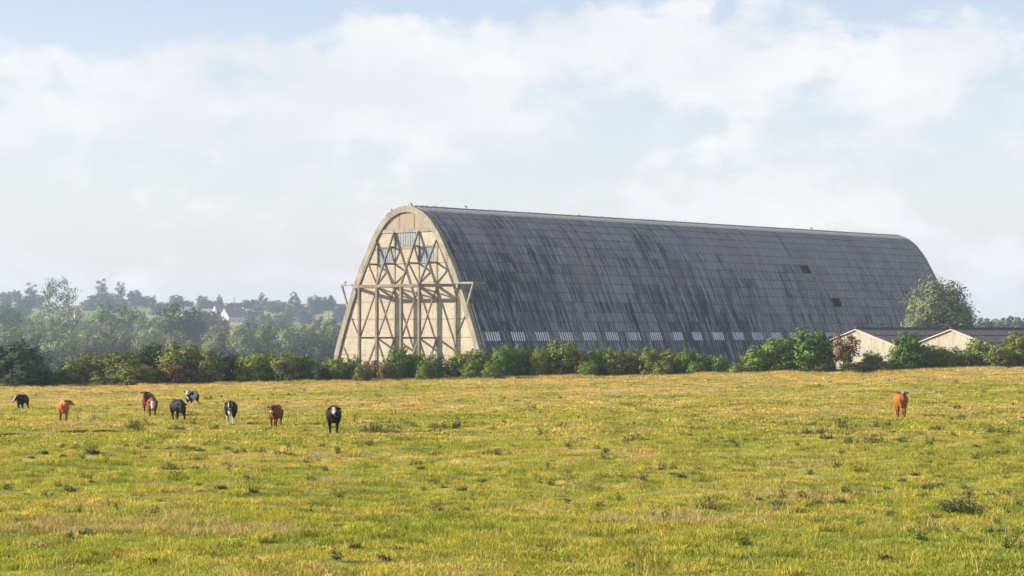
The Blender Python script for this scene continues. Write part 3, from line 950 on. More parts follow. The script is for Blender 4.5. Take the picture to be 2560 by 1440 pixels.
PROTO = {}
def proto(kind, k):
    key = (kind, k)
    if key not in PROTO:
        spec = {'shrub': (5600, 0.060, 24, 8), 'sparse': (2000, 0.070, 18, 12), 'round': (6200, 0.050, 30, 3), 'willow': (6000, 0.046, 18, 1), 'bigwillow': (13000, 0.036, 30, 1),
                'column': (2200, 0.075, 16, 4), 'cone': (3000, 0.060, 30, 3), 'airy': (5200, 0.034, 44, 14), 'thorn': (2400, 0.060, 18, 7), 'far': (2400, 0.085, 22, 3)}[kind]
        ck = {'sparse': 'shrub', 'thorn': 'round', 'far': 'round', 'bigwillow': 'willow'}.get(kind, kind)
        import zlib
        sd = zlib.crc32(f'{kind}{k}'.encode()) % 100000
        me, LC = crown_mesh('crown', sd, spec[0], ck, spec[1], spec[2], spec[3])
        stems = 3 if kind in ('shrub', 'sparse') else 1
        tm = trunk_mesh('trunk', LC, sd, {'shrub': 0.025, 'sparse': 0.022, 'airy': 0.026, 'cone': 0.03, 'thorn': 0.075}.get(kind, 0.055), 0.92 if kind in ('airy', 'cone', 'column') else 0.7, stems)
        PROTO[key] = (me, tm)
    return PROTO[key]

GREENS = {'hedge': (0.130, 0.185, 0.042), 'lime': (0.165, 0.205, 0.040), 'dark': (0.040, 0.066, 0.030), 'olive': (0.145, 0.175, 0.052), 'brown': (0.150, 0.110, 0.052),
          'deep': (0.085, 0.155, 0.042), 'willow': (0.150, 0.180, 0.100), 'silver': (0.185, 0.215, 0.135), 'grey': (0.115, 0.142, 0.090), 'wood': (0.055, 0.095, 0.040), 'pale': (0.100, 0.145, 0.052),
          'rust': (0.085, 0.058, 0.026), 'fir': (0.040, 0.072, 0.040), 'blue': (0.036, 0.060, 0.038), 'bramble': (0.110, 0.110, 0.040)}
veg_i = [0]
def plant(name, loc, width, height, kind, k, colour, turn, label, cat, group, parts=('crown', 'trunk')):
    me, tm = proto(kind, k)
    veg_i[0] += 1
    rz = (veg_i[0] * 2.399) % 6.283
    root = empty(name, loc, rz)
    tag(root, label, cat, group)
    ch_ = min(height, width * {'round': 0.92, 'far': 0.95, 'willow': 0.98, 'bigwillow': 0.98, 'column': 2.0, 'cone': 1.6, 'airy': 1.5}.get(kind, 9.0))
    c = link(parts[0], me, root); c.scale = (width / 2, width / 2, ch_); c.location.z = height - ch_
    col = GREENS[colour]; j = 0.88 + 0.24 * random.random()
    c.color = (col[0] * j * random.uniform(.93, 1.07), col[1] * j, col[2] * j, turn * .4)
    s_ = link(parts[1], tm, root); s_.scale = (width / 2, width / 2, height)
    return root

# hedge and scrub along the far edge of the pasture: photo column, crown top row, width px, kind, colour, turning, label
D_H = 232.0
HEDGE = [
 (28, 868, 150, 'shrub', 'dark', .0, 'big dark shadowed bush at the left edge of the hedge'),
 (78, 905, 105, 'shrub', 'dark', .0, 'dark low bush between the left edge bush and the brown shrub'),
 (74, 921, 48, 'sparse', 'brown', .7, 'small reddish brown twiggy shrub at the far left field edge'),
 (25, 944, 75, 'shrub', 'bramble', .3, 'low bramble scrub in the left corner of the field edge'),
 (122, 930, 62, 'shrub', 'hedge', .2, 'small green shrub right of the brown twiggy shrub'),
 (185, 902, 96, 'shrub', 'olive', .35, 'left shoulder of the broad olive thicket above the orange calf'),
 (245, 888, 110, 'shrub', 'hedge', .4, 'tallest middle bush of the broad olive thicket on the left'),
 (310, 886, 104, 'shrub', 'olive', .55, 'brownish bush of the olive thicket left of the dark round tree'),
 (275, 925, 110, 'shrub', 'olive', .3, 'low front bush of the broad olive thicket on the left'),
 (345, 912, 96, 'shrub', 'olive', .45, 'front bush just below the dark round tree in the left thicket'),
 (382, 868, 78, 'round', 'dark', .0, 'dark round tree standing out of the left thicket'),
 (455, 868, 118, 'shrub', 'olive', .45, 'tall olive bush with yellowing top left of the dark gap'),
 (440, 905, 96, 'shrub', 'brown', .5, 'brown tinged bush low in front of the tall olive bush'),
 (520, 884, 84, 'shrub', 'olive', .3, 'olive bush right of the tall yellowing bush'),
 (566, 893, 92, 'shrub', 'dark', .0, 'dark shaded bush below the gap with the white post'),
 (625, 892, 78, 'shrub', 'lime', .2, 'light green bush right of the dark shaded bush'),
 (668, 890, 76, 'shrub', 'lime', .3, 'second light green bush right of the dark shaded bush'),
 (716, 890, 74, 'shrub', 'olive', .3, 'olive green bush left of the last bush before the hangar'),
 (765, 893, 62, 'shrub', 'deep', .0, 'rounded dark green bush, last before the gap left of the hangar'),
 (837, 898, 60, 'shrub', 'hedge', .1, 'rounded hedge bush at the left foot of the hangar end wall'),
 (884, 897, 52, 'shrub', 'hedge', .1, 'second hedge bush from the left below the end wall'),
 (930, 903, 50, 'sparse', 'brown', .6, 'thin brownish bush below the second post of the end wall'),
 (962, 906, 34, 'sparse', 'brown', .5, 'narrow thin bush just left of the tall bush below the end wall'),
 (998, 875, 66, 'shrub', 'deep', .0, 'tallest dense green bush in front of the hangar end wall'),
 (1040, 888, 48, 'shrub', 'hedge', .1, 'bush just right of the tallest bush below the end wall'),
 (1086, 891, 52, 'shrub', 'deep', .05, 'small rounded bright green bush below the end wall'),
 (1122, 900, 34, 'sparse', 'olive', .4, 'narrow loose bush between two rounded bushes below the end wall'),
 (1156, 882, 62, 'shrub', 'hedge', .15, 'bushy hedge shrub at the right part of the end wall'),
 (1204, 878, 54, 'shrub', 'hedge', .1, 'hedge shrub right at the near corner of the hangar'),
 (1256, 868, 58, 'shrub', 'deep', .05, 'tall rounded hedge shrub right of the hangar corner'),
 (1306, 873, 62, 'shrub', 'deep', .05, 'rounded hedge shrub below the second and third side windows'),
 (1348, 874, 44, 'shrub', 'lime', .2, 'light green shrub left of the tallest hedge mound'),
 (1404, 860, 92, 'shrub', 'hedge', .25, 'tallest mound of the hedge below the long dark roof'),
 (1452, 880, 38, 'sparse', 'brown', .4, 'thin greyish shrub right of the tallest hedge mound'),
 (1492, 876, 60, 'shrub', 'hedge', .2, 'first shrub of the even hedge run right of the mound'),
 (1540, 878, 58, 'shrub', 'olive', .45, 'brown topped shrub in the even hedge run below the roof'),
 (1582, 880, 54, 'shrub', 'lime', .15, 'bright green shrub in the middle of the even hedge run'),
 (1626, 876, 62, 'shrub', 'olive', .35, 'olive shrub right of the bright green hedge shrub'),
 (1674, 880, 58, 'shrub', 'olive', .5, 'brownish shrub in the right half of the even hedge run'),
 (1716, 878, 54, 'shrub', 'hedge', .35, 'last tall shrub of the even hedge run'),
 (1764, 890, 62, 'shrub', 'hedge', .2, 'lower shrub at the step down of the hedge'),
 (1798, 892, 42, 'shrub', 'hedge', .25, 'last low shrub before the gap in the hedge'),
 (1846, 906, 42, 'sparse', 'olive', .5, 'small sparse shrub in the hedge gap'),
 (1892, 872, 66, 'shrub', 'hedge', .2, 'shrub left of the tall clump before the hawthorn'),
 (1946, 852, 92, 'shrub', 'hedge', .15, 'large green bush rising towards the tall clump'),
 (2026, 832, 104, 'shrub', 'deep', .05, 'tallest dark green clump left of the hawthorn tree'),
 (1990, 880, 76, 'shrub', 'dark', .0, 'dark low bush at the foot of the tall clump'),
 (2068, 846, 44, 'sparse', 'brown', .8, 'reddish shrub between the tall clump and the hawthorn'),
 (2060, 908, 62, 'shrub', 'bramble', .3, 'low bramble mound left of the hawthorn trunk'),
 (2138, 906, 74, 'shrub', 'bramble', .3, 'low bramble mound right of the hawthorn trunk'),
 (2180, 883, 58, 'shrub', 'olive', .5, 'small rounded brownish bush in front of the first barn'),
 (2214, 904, 46, 'shrub', 'olive', .4, 'low bush left of the dark bush between the barns'),
 (2238, 870, 44, 'sparse', 'hedge', .2, 'thin twiggy bush in front of the lower barn roof'),
 (2272, 838, 78, 'shrub', 'deep', .0, 'tall dark bush between the two barn gables'),
 (2332, 868, 82, 'shrub', 'hedge', .15, 'broad green bush below the second barn gable'),
 (2382, 874, 66, 'shrub', 'hedge', .2, 'bush at the right foot of the second barn gable'),
 (2448, 852, 70, 'shrub', 'hedge', .3, 'bush right of the second barn gable'),
 (2494, 864, 64, 'shrub', 'olive', .3, 'olive bush second from the right edge'),
 (2548, 838, 74, 'shrub', 'olive', .35, 'tall olive bush cut by the right edge'),
 (1062, 906, 40, 'shrub', 'hedge', .2, 'low hedge filling right of the tallest bush below the end wall'),
 (1180, 904, 50, 'shrub', 'hedge', .2, 'low hedge filling at the right part of the end wall'),
 (1232, 905, 46, 'shrub', 'hedge', .2, 'low hedge filling just right of the hangar corner'),
 (1472, 904, 48, 'shrub', 'hedge', .2, 'low hedge filling right of the thin greyish shrub'),
 (1656, 904, 50, 'shrub', 'olive', .3, 'low hedge filling in the right half of the even run'),
 (1742, 905, 44, 'shrub', 'hedge', .2, 'low hedge filling before the step down of the hedge'),
 (905, 912, 40, 'shrub', 'olive', .3, 'low hedge filling left of the thin brownish bush'),
 (800, 915, 40, 'shrub', 'dark', .0, 'low dark filling in the gap left of the hangar'),
]
for i, (px_, top_, w_, kd, colr, tn, lab) in enumerate(HEDGE):
    front = top_ > 903
    D_ = D_H - (3.0 if front else 0.0) + [0.6, -0.7, 1.1, -0.2][i % 4]
    x_ = (px_ - 1280) / F * D_
    g0 = gz(x_, D_)
    hgt = EYE - (top_ - HOR) / F * D_ - g0
    name = {'round': 'round_tree'}.get(kd, 'hedge_shrub')
    plant(name, (x_, D_, g0 - 0.05), w_ * 1.15 / F * D_, hgt * 1.04, kd, i % 5, colr, tn, lab, 'tree' if kd == 'round' else 'shrub', 'shrubs of the field hedge', ('foliage', 'stem') if kd != 'round' else ('crown', 'trunk'))

# hawthorn with a bare trunk and a mistletoe ball
D_ = 229.0
x_ = (2107 - 1280) / F * D_; g0 = gz(x_, D_)
haw = plant('hawthorn_tree', (x_, D_, g0 - 0.05), 76 / F * D_, EYE - (837 - HOR) / F * D_ - g0, 'thorn', 1, 'rust', .55, 'small wind shaped hawthorn with russet crown and bare trunk before the first barn', 'tree', None)
haw.rotation_euler = (0, R(6), 0.4)
for ch in haw.children:
    if ch.name.startswith('crown'): ch.location.z = 0.30 * ch.scale.z; ch.scale.z *= 0.72
me_m, _ = crown_mesh('mistletoe', 77, 500, 'round', 0.10, 8, 0)
mi = link('mistletoe_ball', me_m, haw, (-0.45, -0.9, 1.55)); mi.scale = (0.36, 0.36, 0.72); mi.color = (0.20, 0.24, 0.02, 0)

FARX = 1.7
# trees of the valley and the hillside: photo column, top row, width px, distance, kind, colour, label
TREES = [
 (2352, 711, 158, 452, 'bigwillow', 'grey', 'big rounded grey green willow behind the barns at the hangar end', 5),
 (2408, 765, 50, 456, 'willow', 'blue', 'darker low willow at the right foot of the big rounded willow', 1),
 (2285, 790, 50, 446, 'willow', 'silver', 'low grey willow bush left of the big willow pair', 2),
 (2462, 797, 44, 640, 'far', 'wood', 'round distant tree just right of the big willow pair', 0),
 (2498, 799, 48, 650, 'far', 'pale', 'light distant tree in the row beyond the right barn roof', 1),
 (2535, 793, 52, 640, 'far', 'wood', 'highest distant tree in the row at the right edge', 2),
 (2566, 797, 40, 650, 'far', 'blue', 'distant tree cut by the right edge', 0),
 # skyline
 (14, 731, 34, 1360, 'far', 'blue', 'leftmost bushy tree on the skyline', 0),
 (42, 727, 26, 1370, 'far', 'wood', 'small loose tree on the skyline left of the round one', 1),
 (78, 709, 32, 1330, 'column', 'blue', 'rounded tall tree on the skyline left of the airy poplar', 0),
 (92, 738, 30, 1340, 'far', 'blue', 'low bush on the skyline at the foot of the rounded tall tree', 2),
 (58, 742, 44, 1150, 'far', 'wood', 'bushy tree on the slope left of the airy poplar', 0),
 (12, 765, 40, 1000, 'far', 'blue', 'dark bush on the slope at the left edge', 1),
 (254, 699, 30, 1330, 'column', 'blue', 'tall narrow tree on the skyline, left of two', 1),
 (301, 706, 23, 1340, 'column', 'blue', 'narrow bent column tree on the skyline, right of two', 2),
 (262, 735, 72, 1320, 'far', 'blue', 'broad low tree at the foot of the two narrow skyline trees', 0),
 (222, 752, 40, 1250, 'far', 'wood', 'round bush on the slope right of the airy poplar', 1),
 (336, 727, 36, 1340, 'far', 'blue', 'round tree on the skyline above the pale field', 2),
 (366, 741, 36, 1350, 'far', 'blue', 'low round tree on the skyline right of the pale field', 0),
 (310, 748, 24, 1345, 'far', 'blue', 'small skyline bush below the narrow column tree', 1),
 (386, 741, 26, 1160, 'cone', 'fir', 'spiky conifer on the slope right of the pale field', 0),
 (410, 756, 36, 1250, 'far', 'blue', 'small tree right of the spiky conifer', 2),
 (441, 739, 32, 1330, 'far', 'blue', 'two headed tree on the skyline above the big dark tree', 1),
 (466, 752, 34, 1320, 'far', 'blue', 'low skyline bush above the long slate roof', 0),
 (508, 741, 30, 1300, 'far', 'blue', 'square topped tree on the skyline left of the houses', 2),
 (549, 739, 30, 1290, 'cone', 'fir', 'pointed conifer standing behind the two white houses', 1),
 (530, 752, 40, 1310, 'far', 'blue', 'low tree behind the left white house', 1),
 (585, 757, 46, 1310, 'far', 'blue', 'low trees behind the right white house, below the pole', 0),
 (622, 750, 46, 1290, 'far', 'blue', 'round tree on the skyline right of the utility pole', 2),
 (655, 734, 40, 1250, 'cone', 'blue', 'dense pointed tree right of the houses', 2),
 (636, 775, 50, 1080, 'far', 'blue', 'round tree right of the white houses, lower on the slope', 1),
 (690, 752, 52, 1240, 'far', 'wood', 'broad tree between the two dense pointed trees', 0),
 (735, 733, 50, 1200, 'cone', 'fir', 'tall dense pointed tree near the right end of the hillside', 0),
 (706, 780, 60, 1060, 'far', 'wood', 'round tree below the tall dense pointed tree', 2),
 (764, 765, 46, 1130, 'far', 'blue', 'bushy tree right below the tall dense pointed tree', 1),
 (788, 742, 42, 1120, 'round', 'wood', 'left one of the round tree pair near the hangar', 1),
 (821, 741, 34, 1120, 'round', 'wood', 'right one of the round tree pair near the hangar', 2),
 (850, 762, 40, 1150, 'far', 'blue', 'tree touching the left slope of the hangar', 0),
 (660, 785, 40, 1000, 'far', 'wood', 'small round tree on the slope above the pale meadow', 0),
 (880, 770, 50, 1150, 'far', 'wood', 'distant tree just behind the hangar edge', 2),
 # middle of the valley
 (146, 702, 108, 760, 'airy', 'pale', 'tall airy poplar with open crown on the left', 0),
 (24, 778, 84, 720, 'round', 'wood', 'dark broad tree on the left below the skyline', 0),
 (82, 800, 70, 700, 'round', 'pale', 'pale tree left of the foot of the airy poplar', 1),
 (128, 800, 70, 690, 'round', 'pale', 'light green tree at the foot of the airy poplar', 2),
 (188, 800, 60, 700, 'far', 'blue', 'grey green tree right of the foot of the airy poplar', 1),
 (290, 768, 148, 680, 'round', 'pale', 'big broad round tree in the middle of the left valley', 0),
 (222, 806, 64, 660, 'willow', 'willow', 'grey tree on the left shoulder of the big broad round tree', 2),
 (368, 796, 84, 650, 'round', 'pale', 'fresh green tree right of the big broad round tree', 1),
 (452, 768, 128, 600, 'round', 'wood', 'big dark green dense tree left of the white houses', 2),
 (412, 800, 60, 640, 'round', 'wood', 'green tree filling between fresh green and big dark tree', 0),
 (520, 778, 66, 900, 'far', 'blue', 'hazy tree in front of the left white house', 0),
 (545, 795, 60, 860, 'far', 'blue', 'hazy bush below the right white house', 1),
 (490, 800, 60, 820, 'far', 'blue', 'hazy dark tree just right of the big dark green tree', 2),
 (625, 810, 62, 560, 'round', 'wood', 'dark tree top behind the pollard willows', 1),
 (688, 808, 92, 600, 'round', 'pale', 'broad light tree behind the right willows', 0),
 (815, 800, 74, 640, 'far', 'pale', 'pale tree near the left slope of the hangar', 1),
 (862, 806, 60, 620, 'far', 'pale', 'pale tree partly hidden by the left slope of the hangar', 2),
 # row of willows in the valley bottom
 (28, 818, 88, 470, 'willow', 'willow', 'first silvery willow at the left edge of the valley row', 0),
 (92, 822, 70, 480, 'willow', 'willow', 'second silvery willow from the left in the valley row', 1),
 (158, 826, 104, 460, 'willow', 'silver', 'broad silvery willow below the airy poplar', 2),
 (220, 842, 60, 475, 'willow', 'willow', 'small willow right of the broad silvery willow', 0),
 (262, 828, 92, 465, 'willow', 'willow', 'willow below the left half of the big broad round tree', 1),
 (326, 834, 84, 470, 'willow', 'willow', 'willow below the right half of the big broad round tree', 2),
 (378, 826, 86, 465, 'willow', 'silver', 'pale domed willow left of the big dark green tree', 0),
 (444, 832, 62, 450, 'willow', 'willow', 'small pale willow in front of the big dark green tree', 1),
 (484, 856, 44, 446, 'willow', 'silver', 'little silvery bush right of the foot of the big dark tree', 2),
 (548, 820, 82, 470, 'willow', 'willow', 'domed pollard willow below the right white house', 0),
 (608, 822, 76, 462, 'willow', 'silver', 'silvery pollard willow right of the domed one', 1),
 (668, 818, 84, 470, 'willow', 'willow', 'third pollard willow right of the houses', 2),
 (722, 822, 78, 462, 'willow', 'silver', 'fourth pollard willow right of the houses', 0),
 (772, 818, 84, 468, 'willow', 'willow', 'fifth pollard willow, near the hangar', 1),
 (826, 820, 80, 474, 'willow', 'willow', 'last willow of the row, against the hangar slope', 2),
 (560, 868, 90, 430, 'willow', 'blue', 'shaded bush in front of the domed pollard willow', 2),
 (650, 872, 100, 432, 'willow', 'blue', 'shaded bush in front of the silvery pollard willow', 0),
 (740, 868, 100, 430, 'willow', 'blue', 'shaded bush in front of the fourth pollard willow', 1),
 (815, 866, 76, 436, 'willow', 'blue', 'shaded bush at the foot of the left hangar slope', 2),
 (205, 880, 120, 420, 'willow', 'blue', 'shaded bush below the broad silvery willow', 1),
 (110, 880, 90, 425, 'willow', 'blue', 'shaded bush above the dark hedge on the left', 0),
]
CATN = {'bigwillow': 'willow_tree', 'cone': 'conifer_tree', 'willow': 'willow_tree', 'airy': 'poplar_tree', 'column': 'column_tree', 'far': 'hillside_tree', 'round': 'broadleaf_tree'}
for (px_, top_, w_, D_, kd, colr, lab, k) in TREES:
    if px_ < 1200: D_ = D_ * FARX
    elif D_ > 600: D_ = D_ * 1.4
    x_ = (px_ - 1280) / F * D_
    g0 = float(ground_z(np.array([x_]), np.array([float(D_)]))[0])
    hgt = EYE - (top_ - HOR) / F * D_ - g0
    grp = 'trees on the far hillside' if D_ > 1400 else ('willows in the valley' if kd == 'willow' else 'trees in the valley')
    plant(CATN[kd], (x_, D_, g0 - 0.1), w_ * (1.16 if D_ < 1200 and px_ < 1200 and kd != 'airy' else 1.15) / F * D_, hgt, kd, k, colr, 0.0, lab, 'tree', grp)

# ------------------------------------------------------------------ houses on the hillside
def simple(name, c0, c1, sc):
    m, t, b = new_mat(name)
    tcn = t.n('TexCoord')
    t.lk(t.mix(t.noise(tcn.outputs['Object'], sc, 4.0, 0.6), c0, c1), b.inputs['Base Color'])
simple('house_wall', (0.60, 0.55, 0.46), (0.70, 0.66, 0.57), 0.8)
simple('slate', (0.075, 0.082, 0.10), (0.12, 0.125, 0.145), 1.5)
simple('clay_tile', (0.42, 0.16, 0.12), (0.55, 0.24, 0.18), 1.5)
simple('pole_wood', (0.12, 0.10, 0.08), (0.20, 0.17, 0.14), 3.0)
def house(px_, apex, D_, label, width=7.2, length=13.5, wall_h=3.0, rise=4.2, mat='slate', rz=-TH, chim=True, name='farmhouse'):
    D_ = D_ * FARX; width *= FARX; length *= FARX; wall_h *= FARX; rise *= FARX
    p = at(px_, apex, D_)
    h = empty(name, (p.x, D_, p.z - wall_h - rise), rz)
    tag(h, label, 'house', 'houses on the hillside')
    hw = width / 2
    MB().prism_y([(-hw, -6), (hw, -6), (hw, wall_h), (0, wall_h + rise), (-hw, wall_h)], 0, 0.3).build('gable_wall', M['house_wall'], h)
    MB().prism_y([(-hw, -6), (hw, -6), (hw, wall_h), (0, wall_h + rise), (-hw, wall_h)], length - 0.3, length).build('gable_wall', M['house_wall'], h)
    for s_ in (-1, 1):
        MB().box(*sorted((s_ * hw, s_ * (hw - 0.3))), 0.31, length - 0.31, -6, wall_h).build('side_wall', M['house_wall'], h)
        ex, ez = hw + 0.35, wall_h - rise * 0.35 / hw
        MB().add([(0, -0.2, wall_h + rise + 0.06), (s_ * ex, -0.2, ez + 0.06), (s_ * ex, length + 0.2, ez + 0.06), (0, length + 0.2, wall_h + rise + 0.06),
                  (0, -0.2, wall_h + rise + 0.24), (s_ * ex, -0.2, ez + 0.24), (s_ * ex, length + 0.2, ez + 0.24), (0, length + 0.2, wall_h + rise + 0.24)],
                 [(0, 1, 2, 3), (4, 5, 6, 7), (0, 1, 5, 4), (1, 2, 6, 5), (2, 3, 7, 6)]).build('roof_slope', M[mat], h)
        for wy_ in (length * .22, length * .52, length * .78):
            w_ = empty('window', (0, 0, 0), 0, h)
            MB().box(*sorted((s_ * (hw + 0.005), s_ * (hw + 0.03))), wy_ - 0.5, wy_ + 0.5, 0.9, 2.2).build('pane', M['dark_frame'], w_)
            MB().box(*sorted((s_ * (hw + 0.005), s_ * (hw + 0.10))), wy_ - 0.62, wy_ + 0.62, 0.78, 0.895).build('sill', M['pale_trim'], w_)
    w_ = empty('window', (0, 0, 0), 0, h)
    MB().box(-0.5, 0.5, -0.03, -0.005, wall_h - 0.4, wall_h + 1.0).build('pane', M['dark_frame'], w_)
    MB().box(-0.62, 0.62, -0.10, -0.005, wall_h - 0.52, wall_h - 0.405).build('sill', M['pale_trim'], w_)
    if chim:
        MB().box(-0.45, 0.45, length - 1.5, length - 0.7, wall_h + rise - 0.6, wall_h + rise + 1.3).build('chimney', M['house_wall'], h)
    return h
house(560, 771, 1150, 'white gabled house with slate roof on the hillside, right of two')
house(536, 764, 1185, 'white gabled house peeping over the trees, left of two', width=6.4, length=8.5, wall_h=2.6, rise=4.6)
house(477, 767, 1190, 'long slate roofed house half hidden behind the big dark tree', width=7, length=9, rise=3.2, chim=False, rz=R(52))
house(186, 783, 1100, 'red tiled house glimpsed right of the airy poplar', width=5.5, length=5.0, wall_h=2.4, rise=2.6, mat='clay_tile', rz=-R(70), chim=False)
house(836, 760, 1300, 'grey roofed house with chimney at the hangar edge on the skyline', width=8, length=14, rise=3.0)

def pole(px_, top_, foot, D_, label, cross=True):
    D_ = D_ * FARX
    a = at(px_, top_, D_)
    g0 = float(ground_z(np.array([a.x]), np.array([float(D_)]))[0])
    p = empty('utility_pole', (a.x, D_, g0))
    tag(p, label, 'utility pole', 'utility poles on the hillside')
    h = a.z - g0
    MB().tube([(0, 0, -0.5), (0, 0, h)], [0.30, 0.2], 8).build('post', M['pole_wood'], p)
    if cross:
        MB().box(-1.7, 0.9, -0.10, 0.10, h - 0.75, h - 0.5).build('cross_arm', M['pole_wood'], p)
        for xx in (-1.6, -0.6, 0.75):
            MB().tube([(xx, 0, h - 0.5), (xx, 0, h - 0.15)], [0.08, 0.06], 6).build('insulator', M['pale_trim'], p)
pole(586, 744, 768, 1230, 'utility pole with cross arm on the skyline above the white houses')
pole(30, 733, 760, 1250, 'bare utility pole on the slope at the far left', False)
pole(548, 764, 785, 1120, 'thin pale pole between the two white houses', False)

# ------------------------------------------------------------------ cows
def ring_loft(mb, st, n=14):
    """closed loft through (centre, direction, side radius, up radius)"""
    rings = []
    for c, d, ra, rb in st:
        c = Vector(c); d = Vector(d).normalized(); sd = d.cross(Vector((0, 0, 1))); sd = sd.normalized() if sd.length > 1e-3 else Vector((0, 1, 0)); up = sd.cross(d)
        rings.append([c + sd * (math.cos(2 * math.pi * k / n) * ra) + up * (math.sin(2 * math.pi * k / n) * rb) for k in range(n)])
    vs = [q for r_ in rings for q in r_]; fs = []
    for i in range(len(rings) - 1):
        for k in range(n): fs.append((i * n + k, i * n + (k + 1) % n, (i + 1) * n + (k + 1) % n, (i + 1) * n + k))
    fs.append(tuple(reversed(range(n)))); fs.append(tuple(range((len(rings) - 1) * n, len(rings) * n)))
    mb.add(vs, fs)

def ellipsoid(mb, c, ax, n=10):
    """ax: three axis vectors"""
    vs = []; fs = []; c = Vector(c)
    for i in range(n + 1):
        th = math.pi * i / n
        for k in range(n):
            ph = 2 * math.pi * k / n
            vs.append(c + Vector(ax[0]) * (math.sin(th) * math.cos(ph)) + Vector(ax[1]) * (math.sin(th) * math.sin(ph)) + Vector(ax[2]) * math.cos(th))
    for i in range(n):
        for k in range(n): fs.append((i * n + k, i * n + (k + 1) % n, (i + 1) * n + (k + 1) % n, (i + 1) * n + k))
    mb.add(vs, fs)

def yp(yaw, pitch):
    return Vector((math.cos(yaw) * math.cos(pitch), math.sin(yaw) * math.cos(pitch), math.sin(pitch)))

m, t, b = new_mat('hide')
at_ = t.n('Attribute', attribute_name='coat')
tcn = t.n('TexCoord')
t.lk(t.mix(1.0, at_.outputs['Color'], t.mix(t.noise(tcn.outputs['Object'], 14.0, 4.0, 0.7), (0.75, 0.75, 0.75), (1.2, 1.2, 1.2)), 'MULTIPLY'), b.inputs['Base Color'])
b.inputs['Roughness'].default_value = 0.6
b.inputs['Specular IOR Level'].default_value = 0.10
simple('hoof_horn', (0.03, 0.025, 0.02), (0.06, 0.05, 0.04), 20.0)
simple('eye_dark', (0.008, 0.006, 0.005), (0.012, 0.01, 0.01), 20.0)
simple('tag_yellow', (0.75, 0.55, 0.03), (0.8, 0.6, 0.05), 8.0)
simple('nose_skin', (0.05, 0.035, 0.03), (0.09, 0.06, 0.055), 25.0)

